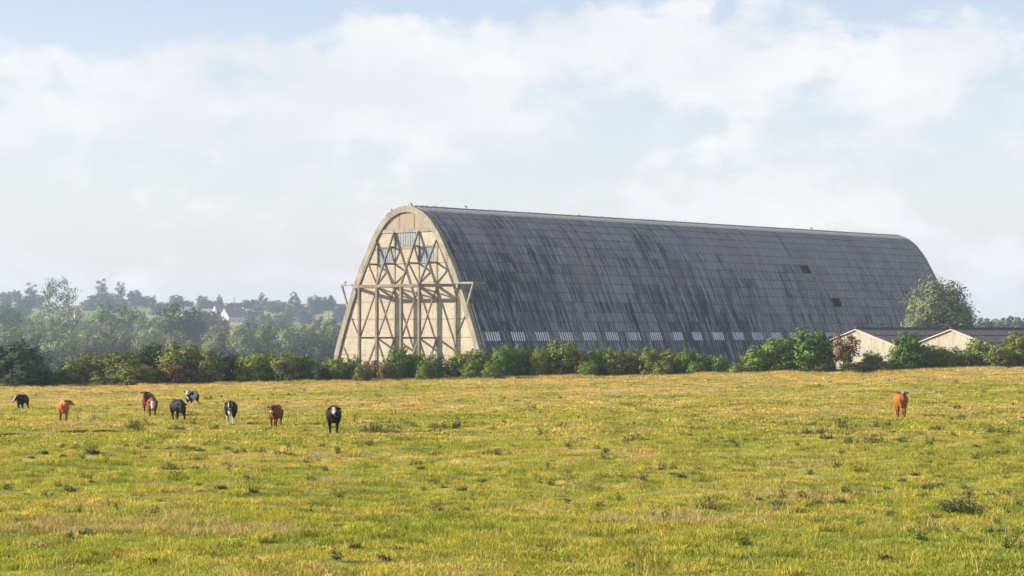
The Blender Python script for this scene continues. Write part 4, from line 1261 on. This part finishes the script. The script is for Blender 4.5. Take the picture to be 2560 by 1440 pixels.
def make_cow(px_, foot, hpx, heading, base, label, head=(0, 0.0), neck=(0, 0.35), white=(), face='none', muzzle=None, gait=0.25, tail=0.0, ear_tag=False, seed=1, belly=1.10, second=None, points=1.0):
    """heading: degrees, 0 faces the camera, plus turns to the right of the picture"""
    spot = on_ground(px_, foot)
    size = (hpx / F * spot.y) / 1.42
    mb = MB()
    st = [(-.86, 1.10, .09, .10), (-.80, 1.07, .20, .22), (-.62, 1.03, .265, .31), (-.34, .985, .30 * belly, .345), (-.04, .955, .335 * belly, .375), (.24, .95, .32 * belly, .375), (.46, .975, .275, .36), (.62, 1.0, .215, .31), (.76, 1.02, .13, .21)]
    ring_loft(mb, [((x, 0, z), (1, 0, 0), ra, rb) for x, z, ra, rb in st])
    ny, npit = math.radians(neck[0]), neck[1]
    nd = yp(ny, npit)
    n0 = Vector((.46, 0, 1.08)); hb = Vector((.62, 0, 1.10)) + nd * 0.50
    nm = n0.lerp(hb, 0.55)
    ring_loft(mb, [(n0, nd, .19, .29), (n0.lerp(hb, .35), nd, .165, .235), (n0.lerp(hb, .7), nd, .13, .175), (hb, nd, .105, .125)])
    hd = yp(ny + math.radians(head[0]), head[1])
    hs = [(-.07, .095, .10), (.0, .14, .15), (.10, .15, .16), (.20, .13, .142), (.32, .095, .115), (.42, .095, .10), (.49, .082, .085), (.525, .05, .055)]
    ring_loft(mb, [(hb + hd * q, hd, ra, rb) for q, ra, rb in hs])
    hside = hd.cross(Vector((0, 0, 1))).normalized(); hup = hside.cross(hd)
    for s_ in (-1, 1):
        ec = hb + hd * 0.0 + hside * (s_ * 0.215) + hup * 0.05
        ellipsoid(mb, ec, [(hside * s_ * 0.95 - hup * 0.10) * 0.125, hd * 0.036, hup * 0.065])
    ellipsoid(mb, (.56, 0, .74), [(.15, 0, 0), (0, .12, 0), (0, 0, .2)])       # brisket
    legs = []
    for s_, ph in ((1, 1), (-1, -1)):
        a = gait * ph
        fx = .47
        foot_f = Vector((fx + a * 0.55, s_ * .155, 0))
        kn = Vector((fx + a * 0.30 + 0.03, s_ * .16, .40)); fet = Vector((foot_f.x - 0.02, foot_f.y, .11))
        mb.tube([(fx - .03, s_ * .17, .90), (fx, s_ * .175, .66), tuple(kn), tuple(kn.lerp(fet, .45)), tuple(fet), (foot_f.x + .015, foot_f.y, .0)], [(.13, .17), (.088, .12), .066, .05, .052, .062], 10)
        legs.append(foot_f)
        b_ = -a
        hx = -.60
        foot_h = Vector((hx + b_ * 0.55 - .02, s_ * .165, 0))
        hock = Vector((hx - .13 + b_ * 0.30, s_ * .175, .47)); fet = Vector((foot_h.x - .02, foot_h.y, .11))
        mb.tube([(hx + .02, s_ * .16, 1.02), (hx + .07, s_ * .19, .76), tuple(Vector((hx + .03, s_ * .185, .62)).lerp(hock, .3)), tuple(hock), tuple(hock.lerp(fet, .5)), tuple(fet), (foot_h.x + .01, foot_h.y, .0)],
                [(.17, .22), (.12, .17), (.085, .11), .062, .048, .05, .06], 10)
        legs.append(foot_h)
    tl = [(-.80, 0, 1.22), (-.92, 0, 1.14), (-.97, tail * .4, .92), (-.96, tail * .9, .70), (-.95, tail * 1.1, .52)]
    mb.tube(tl, [.035, .035, .028, .03, .038], 8)
    tmp_me = mb.mesh('cow_tmp', None)
    ws = bpy.data.scenes.new('work'); tmp = bpy.data.objects.new('cow_tmp', tmp_me); ws.collection.objects.link(tmp)
    md = tmp.modifiers.new('r', 'REMESH'); md.mode = 'VOXEL'; md.voxel_size = 0.024
    sm = tmp.modifiers.new('s', 'SMOOTH'); sm.factor = 0.5; sm.iterations = 3
    ws.view_layers[0].update()
    me = bpy.data.meshes.new_from_object(tmp.evaluated_get(ws.view_layers[0].depsgraph))
    bpy.data.scenes.remove(ws); bpy.data.objects.remove(tmp); bpy.data.meshes.remove(tmp_me)
    me.name = 'cow_body'
    me.polygons.foreach_set('use_smooth', np.ones(len(me.polygons), bool))
    n = len(me.vertices); co = np.empty(n * 3, np.float32); me.vertices.foreach_get('co', co); co = co.reshape(-1, 3).astype(float)
    # coat pattern
    colr = np.tile(np.array(base), (n, 1)).astype(float)
    nz_ = vnoise(co[:, 0] * 1.0 + co[:, 2] * 0.7 + 20, co[:, 1] * 1.3 + co[:, 2] * 0.8 + 20, 0.28, 100 + seed)
    if second is not None:
        f = np.clip((nz_ + .1) * 1.6, 0, 1)[:, None]; colr = colr * (1 - f * .6) + np.array(second) * f * .6
    W = np.array([0.52, 0.48, 0.42])
    if points < 1:                       # dark legs and ears of a red animal
        f = (1 - sst(co[:, 2], 0.30, 0.62))[:, None]; colr = colr * (1 - f * (1 - points))
    rel = co - np.array(hb); tt = rel @ np.array(hd); perp = rel - np.outer(tt, np.array(hd)); pr = np.linalg.norm(perp, axis=1)
    is_head = (tt > -0.06) & (pr < 0.19) & (tt < .6)
    lat = rel @ np.array(hside); upv = rel @ np.array(hup)
    if points < 1: colr[is_head | ((tt > -0.1) & (tt < 0.12) & (np.abs(rel @ np.array(hd.cross(Vector((0, 0, 1))).normalized())) > .15) & (pr < .42) & (co[:, 2] > hb.z - .12))] *= (points * .8 + .2)
    if 'legs' in white: colr[(co[:, 2] < 0.42 + 0.14 * nz_)] = W
    if 'socks' in white: colr[(co[:, 2] < 0.24 + 0.10 * nz_)] = W
    if 'chest' in white: colr[(co[:, 0] > 0.42) & (co[:, 2] < 0.74 + 0.1 * nz_) & (np.abs(co[:, 1]) < .12 + .06 * nz_) & ~is_head] = W
    if 'speckle' in white: colr[(nz_ > 0.16) & ~is_head] = W * .85
    if 'patch' in white: colr[(nz_ > 0.50) & ~is_head] = W
    if 'belly' in white: colr[(co[:, 2] < 0.70) & (np.abs(co[:, 1]) < .3) & (co[:, 0] > -.5)] = W
    if face == 'white': colr[is_head & (pr < .165)] = W
    if face == 'mask': colr[is_head & (np.abs(lat) < .085) & (upv > -.05)] = W
    if face == 'half': colr[is_head & (lat * 1.0 > -.02) & (tt < .30)] = W * .8
    if face == 'streaks': colr[is_head & (np.abs(np.abs(lat) - .10) < .02) & (tt < .26)] = W
    if face == 'star': colr[is_head & (np.abs(lat) < .05) & (tt < .12) & (upv > .05)] = W
    if muzzle: colr[is_head & (tt > .40)] = np.array(muzzle)
    ca = me.color_attributes.new('coat', 'FLOAT_COLOR', 'POINT')
    ca.data.foreach_set('color', np.concatenate([colr, np.ones((n, 1))], 1).astype(np.float32).ravel())
    me.materials.append(M['hide'])
    h = math.radians(heading)
    rz = math.atan2(-math.cos(h), math.sin(h))
    cow = empty('cow', (spot.x, spot.y, spot.z - 0.03), rz)
    cow.scale = (size, size, size)
    tag(cow, label, 'cow', 'cattle on the pasture')
    link('body', me, cow)
    for f_ in legs:
        MB().tube([(f_.x + .02, f_.y, -.01), (f_.x + .015, f_.y, .06)], [.073, .062], 10).build('hoof', M['hoof_horn'], cow)
    for s_ in (-1, 1):
        e_ = MB(); ellipsoid(e_, hb + hd * .13 + hside * (s_ * .132) + hup * .05, [hside * .022, hd * .03, hup * .026], 6); e_.build('eye', M['eye_dark'], cow)
    e_ = MB(); ellipsoid(e_, hb + hd * .512 + hup * .012, [hside * .055, hd * .022, hup * .035], 8); e_.build('nose', M['nose_skin'], cow)
    if ear_tag:
        p_ = hb + hside * (0.235 if ear_tag == 1 else -0.235) + hup * 0.0 + hd * .04
        e_ = MB(); ellipsoid(e_, p_, [hside * .04, hd * .012, hup * .045], 6); e_.build('ear_tag', M['tag_yellow'], cow)
    return cow

BLACK = (0.007, 0.006, 0.006); RED = (0.20, 0.062, 0.020); ORANGE = (0.29, 0.105, 0.026); BROWN = (0.13, 0.042, 0.020); CREAM = (0.55, 0.42, 0.33)
# heading 0 = towards the camera; hside of a cow facing the camera points to the picture's left
make_cow(56, 1029, 46, -6, BLACK, 'black cow with white face at the far left of the herd', head=(-4, -0.65), neck=(-14, 0.05), white=('socks',), face='mask', gait=.3, seed=2)
make_cow(158, 1056, 62, 13, ORANGE, 'pale orange calf with dark head turned right on the left of the herd', head=(26, -0.35), neck=(24, 0.30), face='star', muzzle=(0.30, 0.22, 0.2), gait=.35, seed=3, points=.42, second=(0.46, 0.22, 0.075))
make_cow(371, 1033, 54, -4, BROWN, 'brown cow with raised ears half hidden behind the white faced red cow', head=(0, -0.40), neck=(6, 0.55), gait=.2, seed=4, points=.5, ear_tag=-1)
make_cow(381, 1040, 55, 10, RED, 'red brown cow with white face held low behind the black pair', head=(0, -0.85), neck=(0, -0.12), face='white', muzzle=CREAM, gait=.3, seed=5, points=.42, second=(0.12, 0.03, 0.012))
make_cow(446, 1049, 62, 25, (0.012, 0.009, 0.009), 'black cow walking to the right with lowered head amid the herd', head=(-10, -0.7), neck=(-14, -0.10), gait=.45, seed=6, belly=1.16, second=(0.024, 0.016, 0.016))
make_cow(480, 1020, 47, -13, BLACK, 'black and white speckled cow with white head, farthest of the herd', head=(8, -0.55), neck=(10, 0.25), face='white', white=('speckle', 'legs'), muzzle=(0.06, 0.05, 0.05), gait=.25, seed=7)
make_cow(577, 1066, 63, 4, BLACK, 'black cow with white legs and chest facing the camera', head=(3, -0.75), neck=(2, 0.18), face='streaks', white=('legs', 'chest'), muzzle=(0.16, 0.13, 0.12), gait=.22, seed=8, belly=1.16)
make_cow(689, 1071, 61, -5, RED, 'dark red cow facing the camera, between two black cows', head=(4, -0.55), neck=(2, 0.22), muzzle=CREAM, gait=.25, seed=9, points=.42, second=(0.13, 0.035, 0.014))
make_cow(834, 1083, 78, 4, BLACK, 'black cow with white blaze, nearest and rightmost of the herd', head=(14, -0.7), neck=(4, 0.20), face='half', white=(), gait=.3, seed=10, belly=1.1)
make_cow(2252, 1043, 69, -6, ORANGE, 'lone orange brown cow on the right of the pasture', head=(4, -0.72), neck=(2, 0.38), face='star', gait=.3, tail=.30, ear_tag=1, seed=11, points=.5, belly=1.16, second=(0.28, 0.09, 0.022))

# ------------------------------------------------------------------ birds on the hangar
simple('bird_dark', (0.02, 0.02, 0.022), (0.05, 0.05, 0.055), 12.0)
def bird(local, label, face=0.0):
    p = HM @ Vector(local)
    b_ = empty('bird', p, face)
    tag(b_, label, 'bird', 'birds perched on the hangar')
    e = MB(); ring_loft(e, [((-.14, 0, .13), (1, 0, .5), .02, .02), ((-.08, 0, .16), (1, 0, .5), .06, .07), ((.02, 0, .22), (1, 0, .5), .075, .085), ((.09, 0, .27), (1, 0, .7), .055, .06), ((.12, 0, .32), (1, 0, .6), .05, .05), ((.17, 0, .34), (1, 0, 0), .03, .03), ((.22, 0, .335), (1, 0, 0), .006, .006)], 8)
    e.build('body', M['bird_dark'], b_)
    MB().add([(-.12, -.03, .15), (-.12, .03, .15), (-.32, .045, .05), (-.32, -.045, .05), (-.12, -.03, .13), (-.12, .03, .13), (-.32, .045, .035), (-.32, -.045, .035)], [(0, 1, 2, 3), (7, 6, 5, 4), (0, 3, 7, 4), (1, 5, 6, 2), (0, 4, 5, 1), (3, 2, 6, 7)]).build('tail', M['bird_dark'], b_)
    for s_ in (-1, 1): MB().tube([(0.0, s_ * .03, .16), (0.01, s_ * .03, 0)], [.012, .010], 5).build('leg', M['bird_dark'], b_)
    b_.scale = (1.7, 1.7, 1.7)
def rib_top(u): 
    return HTOP - float(np.interp(u, dense[:, 0], dense[:, 1])) + 0.24
bird((-4.0, 0, rib_top(4.0)), 'dark bird on the arch rib, highest left of the top', 2.0)
bird((-5.0, 0, rib_top(5.0) - .05), 'dark bird on the arch rib, second left of the top', 1.0)
bird((-6.35, 0, rib_top(6.35) - .1), 'dark bird lowest on the left shoulder of the arch rib', 0.3)
bird((1.2, 0, rib_top(1.2)), 'dark bird just right of the top of the arch rib', 4.0)
bird((1.62, 14.5, 31.09), 'dark bird on the roof ridge near the end wall', 2.5)
bird((1.62, 131.0, 31.09), 'dark bird on the roof ridge towards the far end', 2.5)
bird((-16.4, -0.3, 16.53), 'dark bird on the left rail bracket', 0.6)

# ------------------------------------------------------------------ weeds in the pasture
m, t, b = new_mat('thistle_leaf')
oi = t.n('ObjectInfo'); tone = t.n('Attribute', attribute_name='tone')
c = t.mix(tone.outputs['Fac'], (0.060, 0.088, 0.030), (0.185, 0.215, 0.080))
c = t.mix(t.m('MULTIPLY', oi.outputs['Random'], 0.45), c, (0.12, 0.11, 0.045))
c = t.mix(t.smooth(tone.outputs['Fac'], 0.985, 0.99), c, (0.62, 0.58, 0.54))
leaf_out(m, t, b, c, 0.2)
def weed_mesh(seed, kind):
    r = np.random.default_rng(seed); V = []; tone = []
    def leafq(p, d, ln, wd, tn):
        d = np.array(d) / (np.linalg.norm(d) + 1e-9); sd = np.cross(d, [0, 0, 1]); sd = sd / (np.linalg.norm(sd) + 1e-6)
        tip = p + d * ln + np.array([0, 0, -ln * 0.15]); mid = p + d * ln * .45
        V.extend([p, mid + sd * wd, tip, mid - sd * wd]); tone.append(tn)
    if kind == 'rosette':
        for i in range(60):
            a = r.uniform(0, 6.28); e = r.uniform(0.3, 1.8); leafq(np.array([r.normal(0, .12), r.normal(0, .12), .01]), (math.cos(a), math.sin(a), e), r.uniform(.18, .40), r.uniform(.022, .045), r.uniform(0, .97))
    else:
        stems = {'thistle': 4, 'tall': 3, 'clump': 10}[kind]; hmax = {'thistle': .45, 'tall': .70, 'clump': .55}[kind]
        for s_ in range(stems):
            bx, by = r.normal(0, .12 if kind != 'clump' else .26, 2); H = hmax * r.uniform(.5, 1.0); lx, ly = r.normal(0, .12, 2)
            for q in range(20):
                f = ((q + r.random()) / 20) ** 1.15; p = np.array([bx + lx * f, by + ly * f, H * f]); a = r.uniform(0, 6.28)
                leafq(p, (math.cos(a), math.sin(a), r.uniform(.1, .9)), (0.30 - .17 * f) * r.uniform(.6, 1.25), .032, r.uniform(0, .97))
            leafq(np.array([bx, by, 0]), (lx + 1e-3, ly, H), H, .009, .3)
            for q in range(3):
                a = r.uniform(0, 6.28); leafq(np.array([bx + lx, by + ly, H]) + r.normal(0, .04, 3), (math.cos(a), math.sin(a), 1.2), .05, .025, 1.0 if r.random() < .25 else .5)
    n = len(tone)
    me = np_mesh('weed', np.array(V), np.arange(4 * n), 4, M['thistle_leaf']); fattr(me, 'tone', tone)
    return me
WEED = {k: [weed_mesh(200 + 10 * i + j, k) for j in range(3)] for i, k in enumerate(('rosette', 'thistle', 'tall', 'clump'))}
def weed(px_, py_, kind, j, s_, label=None, group='thistles scattered over the pasture'):
    p = on_ground(px_, py_)
    o = link('thistle', WEED[kind][j % 3], None, (p.x, p.y, p.z - 0.02)); o.rotation_euler = (0, 0, random.uniform(0, 6.28)); o.scale = (s_, s_, s_ * random.uniform(.85, 1.15))
    if label is None:
        label = {'rosette': 'low spreading dark thistle rosette in the grazed grass', 'thistle': 'small spiky thistle standing in the grazed grass', 'tall': 'slender upright thistle stalk in the grazed grass', 'clump': 'bushy clump of thistles in the grazed grass'}[kind]
        group = {'rosette': 'thistle rosettes in the grass', 'thistle': 'small thistles in the grass', 'tall': 'upright thistle stalks in the grass', 'clump': 'bushy thistle clumps in the grass'}[kind]
    tag(o, label, 'thistle', group)
for (px_, py_, kind, s_, lab) in (
 (2405, 1280, 'clump', 1.25, 'largest dark thistle bush at the right side of the pasture'), (2440, 1276, 'clump', 1.0, 'thistle bush touching the largest one on its right'), (2375, 1278, 'clump', .85, 'thistle bush touching the largest one on its left'),
 (1655, 1302, 'tall', .9, 'upright dark thistle beside the rusty dead grass patch'), (2068, 1256, 'clump', .75, 'bright green thistle bush in the lower right grass'), (1950, 1250, 'tall', .8, 'loose thistle stalks left of the bright green thistle bush'),
 (1700, 1200, 'rosette', 1.0, 'dark thistle rosette in the right middle grass'), (2090, 1180, 'tall', 1.0, 'tall ragged thistle above the bright green thistle bush'), (2500, 1345, 'rosette', 1.3, 'big dark rosette near the right bottom edge'),
 (925, 1112, 'clump', .9, 'bushy grey green thistle below the nearest black cow'), (1240, 1140, 'clump', .85, 'grey green thistle bush in the middle of the pasture'), (1090, 1145, 'clump', .7, 'dark thistle bush left of the middle one'),
 (232, 1142, 'rosette', 1.3, 'dark thistle rosette below the orange calf'), (110, 1140, 'rosette', .9, 'spreading thistle left of the rosette below the orange calf'), (440, 1210, 'thistle', 1.1, 'ragged thistle in the left middle grass'),
 (372, 1205, 'rosette', .8, 'dark rosette left of the ragged thistle'), (1345, 1092, 'tall', 1.1, 'tall dark thistle right of the middle of the pasture'), (1505, 1150, 'tall', .9, 'upright thistle in the right middle grass'),
 (2180, 1110, 'clump', .9, 'broad thistle clump below the lone orange cow'), (2065, 1100, 'rosette', 1.2, 'dark low thistle left below the lone orange cow'), (1570, 1105, 'clump', .8, 'broad dark weed clump right of the middle thistles'),
 (235, 1056, 'tall', 1.0, 'upright dark stalk right of the orange calf'), (195, 1056, 'tall', .8, 'slender stalk between the calf and the upright dark stalk'), (330, 1064, 'clump', .9, 'pale flowering thistle clump below the red brown cow'),
 (845, 1240, 'rosette', .7, 'small dark rosette in the near middle grass'), (960, 1420, 'rosette', .6, 'small dark weed near the bottom edge')):
    weed(px_, py_, kind, len(lab), s_ * .82, lab)
rw = random.Random(8)
for _ in range(230):
    py_ = 962 + (rw.random() ** 1.5) * 330
    px_ = rw.uniform(10, 2550)
    if py_ < 985 and px_ < 1300 and rw.random() < .6: continue
    if abs(px_ - 1500) < 450 and rw.random() < .35: continue
    lim = {0: 975, 1: 950}[1 if px_ > 1400 else 0]
    if py_ < lim: continue
    if any(abs(px_ - cx) < 34 and -4 < py_ - cy < 40 for cx, cy in ((56, 1029), (158, 1056), (376, 1036), (446, 1049), (480, 1020), (577, 1066), (689, 1071), (834, 1083), (2252, 1043))): continue
    weed(px_, py_, rw.choice(['thistle', 'tall', 'rosette', 'thistle', 'clump', 'tall']), rw.randrange(3), rw.uniform(.32, .66))
for _ in range(46):          # the weedy strip along the old ditch in the middle, and right of it
    px_ = rw.choice([rw.uniform(860, 1260), rw.uniform(2010, 2550), rw.uniform(300, 560)]); py_ = rw.uniform(1064, 1084) if px_ < 1300 else rw.uniform(1060, 1112)
    if 800 < px_ < 870 or 545 < px_ < 610: continue
    weed(px_, py_, rw.choice(['thistle', 'tall', 'clump']), rw.randrange(3), rw.uniform(.5, .95))

# ------------------------------------------------------------------ grass
def tuft_mesh(seed, n, rad, h0, h1, wd, lean, mat, far=False):
    r = np.random.default_rng(seed)
    a = r.uniform(0, 6.283, n); q = rad * np.sqrt(r.random(n))
    bx, by = q * np.cos(a), q * np.sin(a)
    h = r.uniform(h0, h1, n) * (0.6 + 0.4 * r.random(n)); la = r.uniform(0, 6.283, n); le = h * lean * r.uniform(.2, 1.2, n)
    fa = r.uniform(0, 6.283, n); w = wd * r.uniform(.6, 1.3, n)
    ex, ey = np.cos(fa) * w / 2, np.sin(fa) * w / 2
    z = np.full(n, -0.02)
    mx, my = bx + np.cos(la) * le * .35, by + np.sin(la) * le * .35
    A = np.stack([bx - ex, by - ey, z], 1); B = np.stack([bx + ex, by + ey, z], 1)
    C = np.stack([mx + ex * .8, my + ey * .8, h * .62], 1); D = np.stack([mx - ex * .8, my - ey * .8, h * .62], 1)
    T = np.stack([bx + np.cos(la) * le, by + np.sin(la) * le, h], 1)
    V = np.stack([A, B, C, D, T], 1).reshape(-1, 3)
    k = np.arange(n)[:, None] * 5
    tris = np.concatenate([k + np.array([[0, 1, 2]]), k + np.array([[0, 2, 3]]), k + np.array([[3, 2, 4]])], 1).ravel()
    me = np_mesh('tuft', V, tris, 3, mat)
    fattr(me, 'tone', np.repeat(r.random(n), 3))
    return me
TUFTS = bpy.data.collections.new('tuft_shapes')
def tuft(name, me):
    o = bpy.data.objects.new(name, me); TUFTS.objects.link(o); return o
specs = [('a_short', tuft_mesh(1, 110, .42, .03, .075, .015, 1.5, M['grass_blades'])), ('b_short', tuft_mesh(2, 110, .42, .03, .09, .015, 1.4, M['grass_blades'])),
         ('c_medium', tuft_mesh(3, 90, .34, .07, .15, .015, 1.1, M['grass_blades'])), ('d_far', tuft_mesh(4, 100, .75, .04, .11, .038, 1.4, M['grass_blades'])),
         ('e_far', tuft_mesh(5, 100, .75, .06, .15, .036, 1.3, M['grass_blades'])), ('f_dry', tuft_mesh(6, 70, .36, .08, .24, .011, 1.3, M['dry_stalks'])),
         ('g_stalk', tuft_mesh(7, 6, .40, .20, .50, .010, .9, M['dry_stalks'])), ('h_tussock', tuft_mesh(8, 90, .24, .10, .24, .015, 1.0, M['grass_blades'])),
         ('i_weed', WEED['rosette'][0]), ('j_weed', WEED['thistle'][1])]
for nm, me in specs: tuft(nm, me)
def scatter_gn(name, pts, idx, rot, scl):
    me = bpy.data.meshes.new(name); me.vertices.add(len(pts)); me.vertices.foreach_set('co', np.asarray(pts, np.float32).ravel())
    for nm, typ, dat in (('idx', 'INT', idx), ('rz', 'FLOAT', rot), ('sc', 'FLOAT', scl)):
        a = me.attributes.new(nm, typ, 'POINT'); a.data.foreach_set('value', np.asarray(dat, np.int32 if typ == 'INT' else np.float32))
    o = link(name, me)
    g = bpy.data.node_groups.new(name, 'GeometryNodeTree')
    g.interface.new_socket('Geometry', in_out='INPUT', socket_type='NodeSocketGeometry'); g.interface.new_socket('Geometry', in_out='OUTPUT', socket_type='NodeSocketGeometry')
    N = g.nodes.new; L = g.links.new
    gi, go = N('NodeGroupInput'), N('NodeGroupOutput')
    ci = N('GeometryNodeCollectionInfo'); ci.inputs['Collection'].default_value = TUFTS; ci.inputs['Separate Children'].default_value = True; ci.inputs['Reset Children'].default_value = True
    ip = N('GeometryNodeInstanceOnPoints'); ip.inputs['Pick Instance'].default_value = True
    def na(nm, typ):
        q = N('GeometryNodeInputNamedAttribute'); q.data_type = typ; q.inputs['Name'].default_value = nm; return q.outputs['Attribute']
    cx = N('ShaderNodeCombineXYZ'); L(na('rz', 'FLOAT'), cx.inputs[2])
    er = N('FunctionNodeEulerToRotation'); L(cx.outputs[0], er.inputs[0])
    L(gi.outputs[0], ip.inputs['Points']); L(ci.outputs[0], ip.inputs['Instance']); L(na('idx', 'INT'), ip.inputs['Instance Index']); L(er.outputs[0], ip.inputs['Rotation']); L(na('sc', 'FLOAT'), ip.inputs['Scale'])
    L(ip.outputs[0], go.inputs[0])
    md = o.modifiers.new('scatter', 'NODES'); md.node_group = g
    return o
PTS = []; IDX = []
def band(y0, y1, dens, picks, probs, jitter=None):
    W_ = 0.245                                     # half width of the field of view plus a margin
    n = int((y1 - y0) * 2 * (y1 * W_ + 5) * dens)
    y = rng.uniform(y0, y1, n); x = rng.uniform(-1, 1, n) * (y1 * W_ + 5)
    ok = np.abs(x) < y * W_ + 5; x, y = x[ok], y[ok]
    pk = rng.choice(picks, len(x), p=probs)
    # longer grass stands in patches
    pn = vnoise(x, y, 5.0, 51) + 0.6 * vnoise(x, y, 1.7, 52)
    pk = np.where((pn > 0.55) & (rng.random(len(x)) < .55), 2 if y1 < 120 else 4, pk)
    pk = np.where((pn > 0.85) & (rng.random(len(x)) < .30), 7, pk)
    pk = np.where((pn < -0.85) & (rng.random(len(x)) < .25), 5, pk)
    yl = 112.5 + 0.05 * (x + 24) + vnoise(x, x * 0 + 3.3, 2.5, 31) * 0.5
    ok = ~((x < -15) & (y > yl - 1.3) & (y < yl + 0.5) & (rng.random(len(x)) < .85)); x, y, pk = x[ok], y[ok], pk[ok]
    wn = vnoise(x, y, 11.0, 71) + 0.5 * vnoise(x, y, 3.0, 72)
    pk = np.where((wn > 0.45) & (rng.random(len(x)) < .075), rng.choice([8, 9], len(x)), pk)
    pk = np.where((wn <= 0.45) & (rng.random(len(x)) < .010), rng.choice([8, 9], len(x)), pk)
    PTS.append(np.stack([x, y, ground_z(x, y)], 1)); IDX.append(pk)
band(38, 62, 7.0, [0, 1, 2, 6, 7], [.42, .38, .12, .04, .04])
band(62, 95, 5.0, [0, 1, 2, 6, 7], [.42, .39, .12, .03, .04])
band(95, 140, 1.9, [3, 4, 6], [.66, .31, .03])
band(140, 240, 1.1, [3, 4, 6], [.70, .27, .03])
# matted dead grass in a few places
for (px_, py_, rx_, ry_, n_) in ((1720, 1292, 2.6, .9, 150), (1640, 1300, 1.2, .6, 50), (300, 1325, 3.2, 1.0, 150), (130, 1335, 2.0, .9, 80), (640, 1335, 2.0, .8, 110), (470, 1300, 1.6, .6, 40), (2350, 1330, 1.8, .6, 60), (2010, 1240, 2.6, .8, 70), (1990, 1150, 3.0, 1.0, 60)):
    c_ = on_ground(px_, py_)
    n_ = int(n_ * .26)
    x = c_.x + rng.normal(0, rx_ * .5, n_); y = c_.y + rng.normal(0, ry_ * 1.3, n_) + .8 * vnoise(x, x * 0, 1.3, 81)
    PTS.append(np.stack([x, y, ground_z(x, y)], 1)); IDX.append(np.full(n_, 5))
P_ = np.concatenate(PTS); I_ = np.concatenate(IDX)
sc_ = rng.uniform(.75, 1.3, len(P_)); sc_ = np.where(I_ >= 8, sc_ * .48, sc_)
gr = scatter_gn('pasture_grass', P_, I_, rng.uniform(0, 6.283, len(P_)), sc_)
tag(gr, 'short grazed yellow green grass of the pasture', 'grass', kind='stuff')
# uncut dry grass and dead stalks at the foot of the hedge
n = 2600
x = rng.uniform(-66, 66, n); y = 229.5 + rng.normal(0, 1.3, n) - 1.2 * (vnoise(x, x * 0, 7, 61) > .1)
ug = scatter_gn('hedge_bottom_grass', np.stack([x, y, ground_z(x, y)], 1), rng.choice([5, 7, 4], n, p=[.45, .25, .30]), rng.uniform(0, 6.283, n), rng.uniform(1.1, 2.3, n))
tag(ug, 'long dry grass along the foot of the hedge', 'grass', kind='stuff')

# ------------------------------------------------------------------ morning haze
m = bpy.data.materials.new('air'); m.use_nodes = True
for nd in list(m.node_tree.nodes):
    if nd.type != 'OUTPUT_MATERIAL': m.node_tree.nodes.remove(nd)
pv = m.node_tree.nodes.new('ShaderNodeVolumePrincipled')
pv.inputs['Color'].default_value = (0.68, 0.81, 1.0, 1)
pv.inputs['Density'].default_value = 0.00017
pv.inputs['Anisotropy'].default_value = 0.0
m.node_tree.links.new(pv.outputs[0], m.node_tree.nodes['Material Output'].inputs['Volume'])
hz = MB(); hz.box(-4700, 4700, -1700, 4700, LOWEST - 1.0, 78.0)
o = hz.build('haze', m); tag(o, kind='stuff')
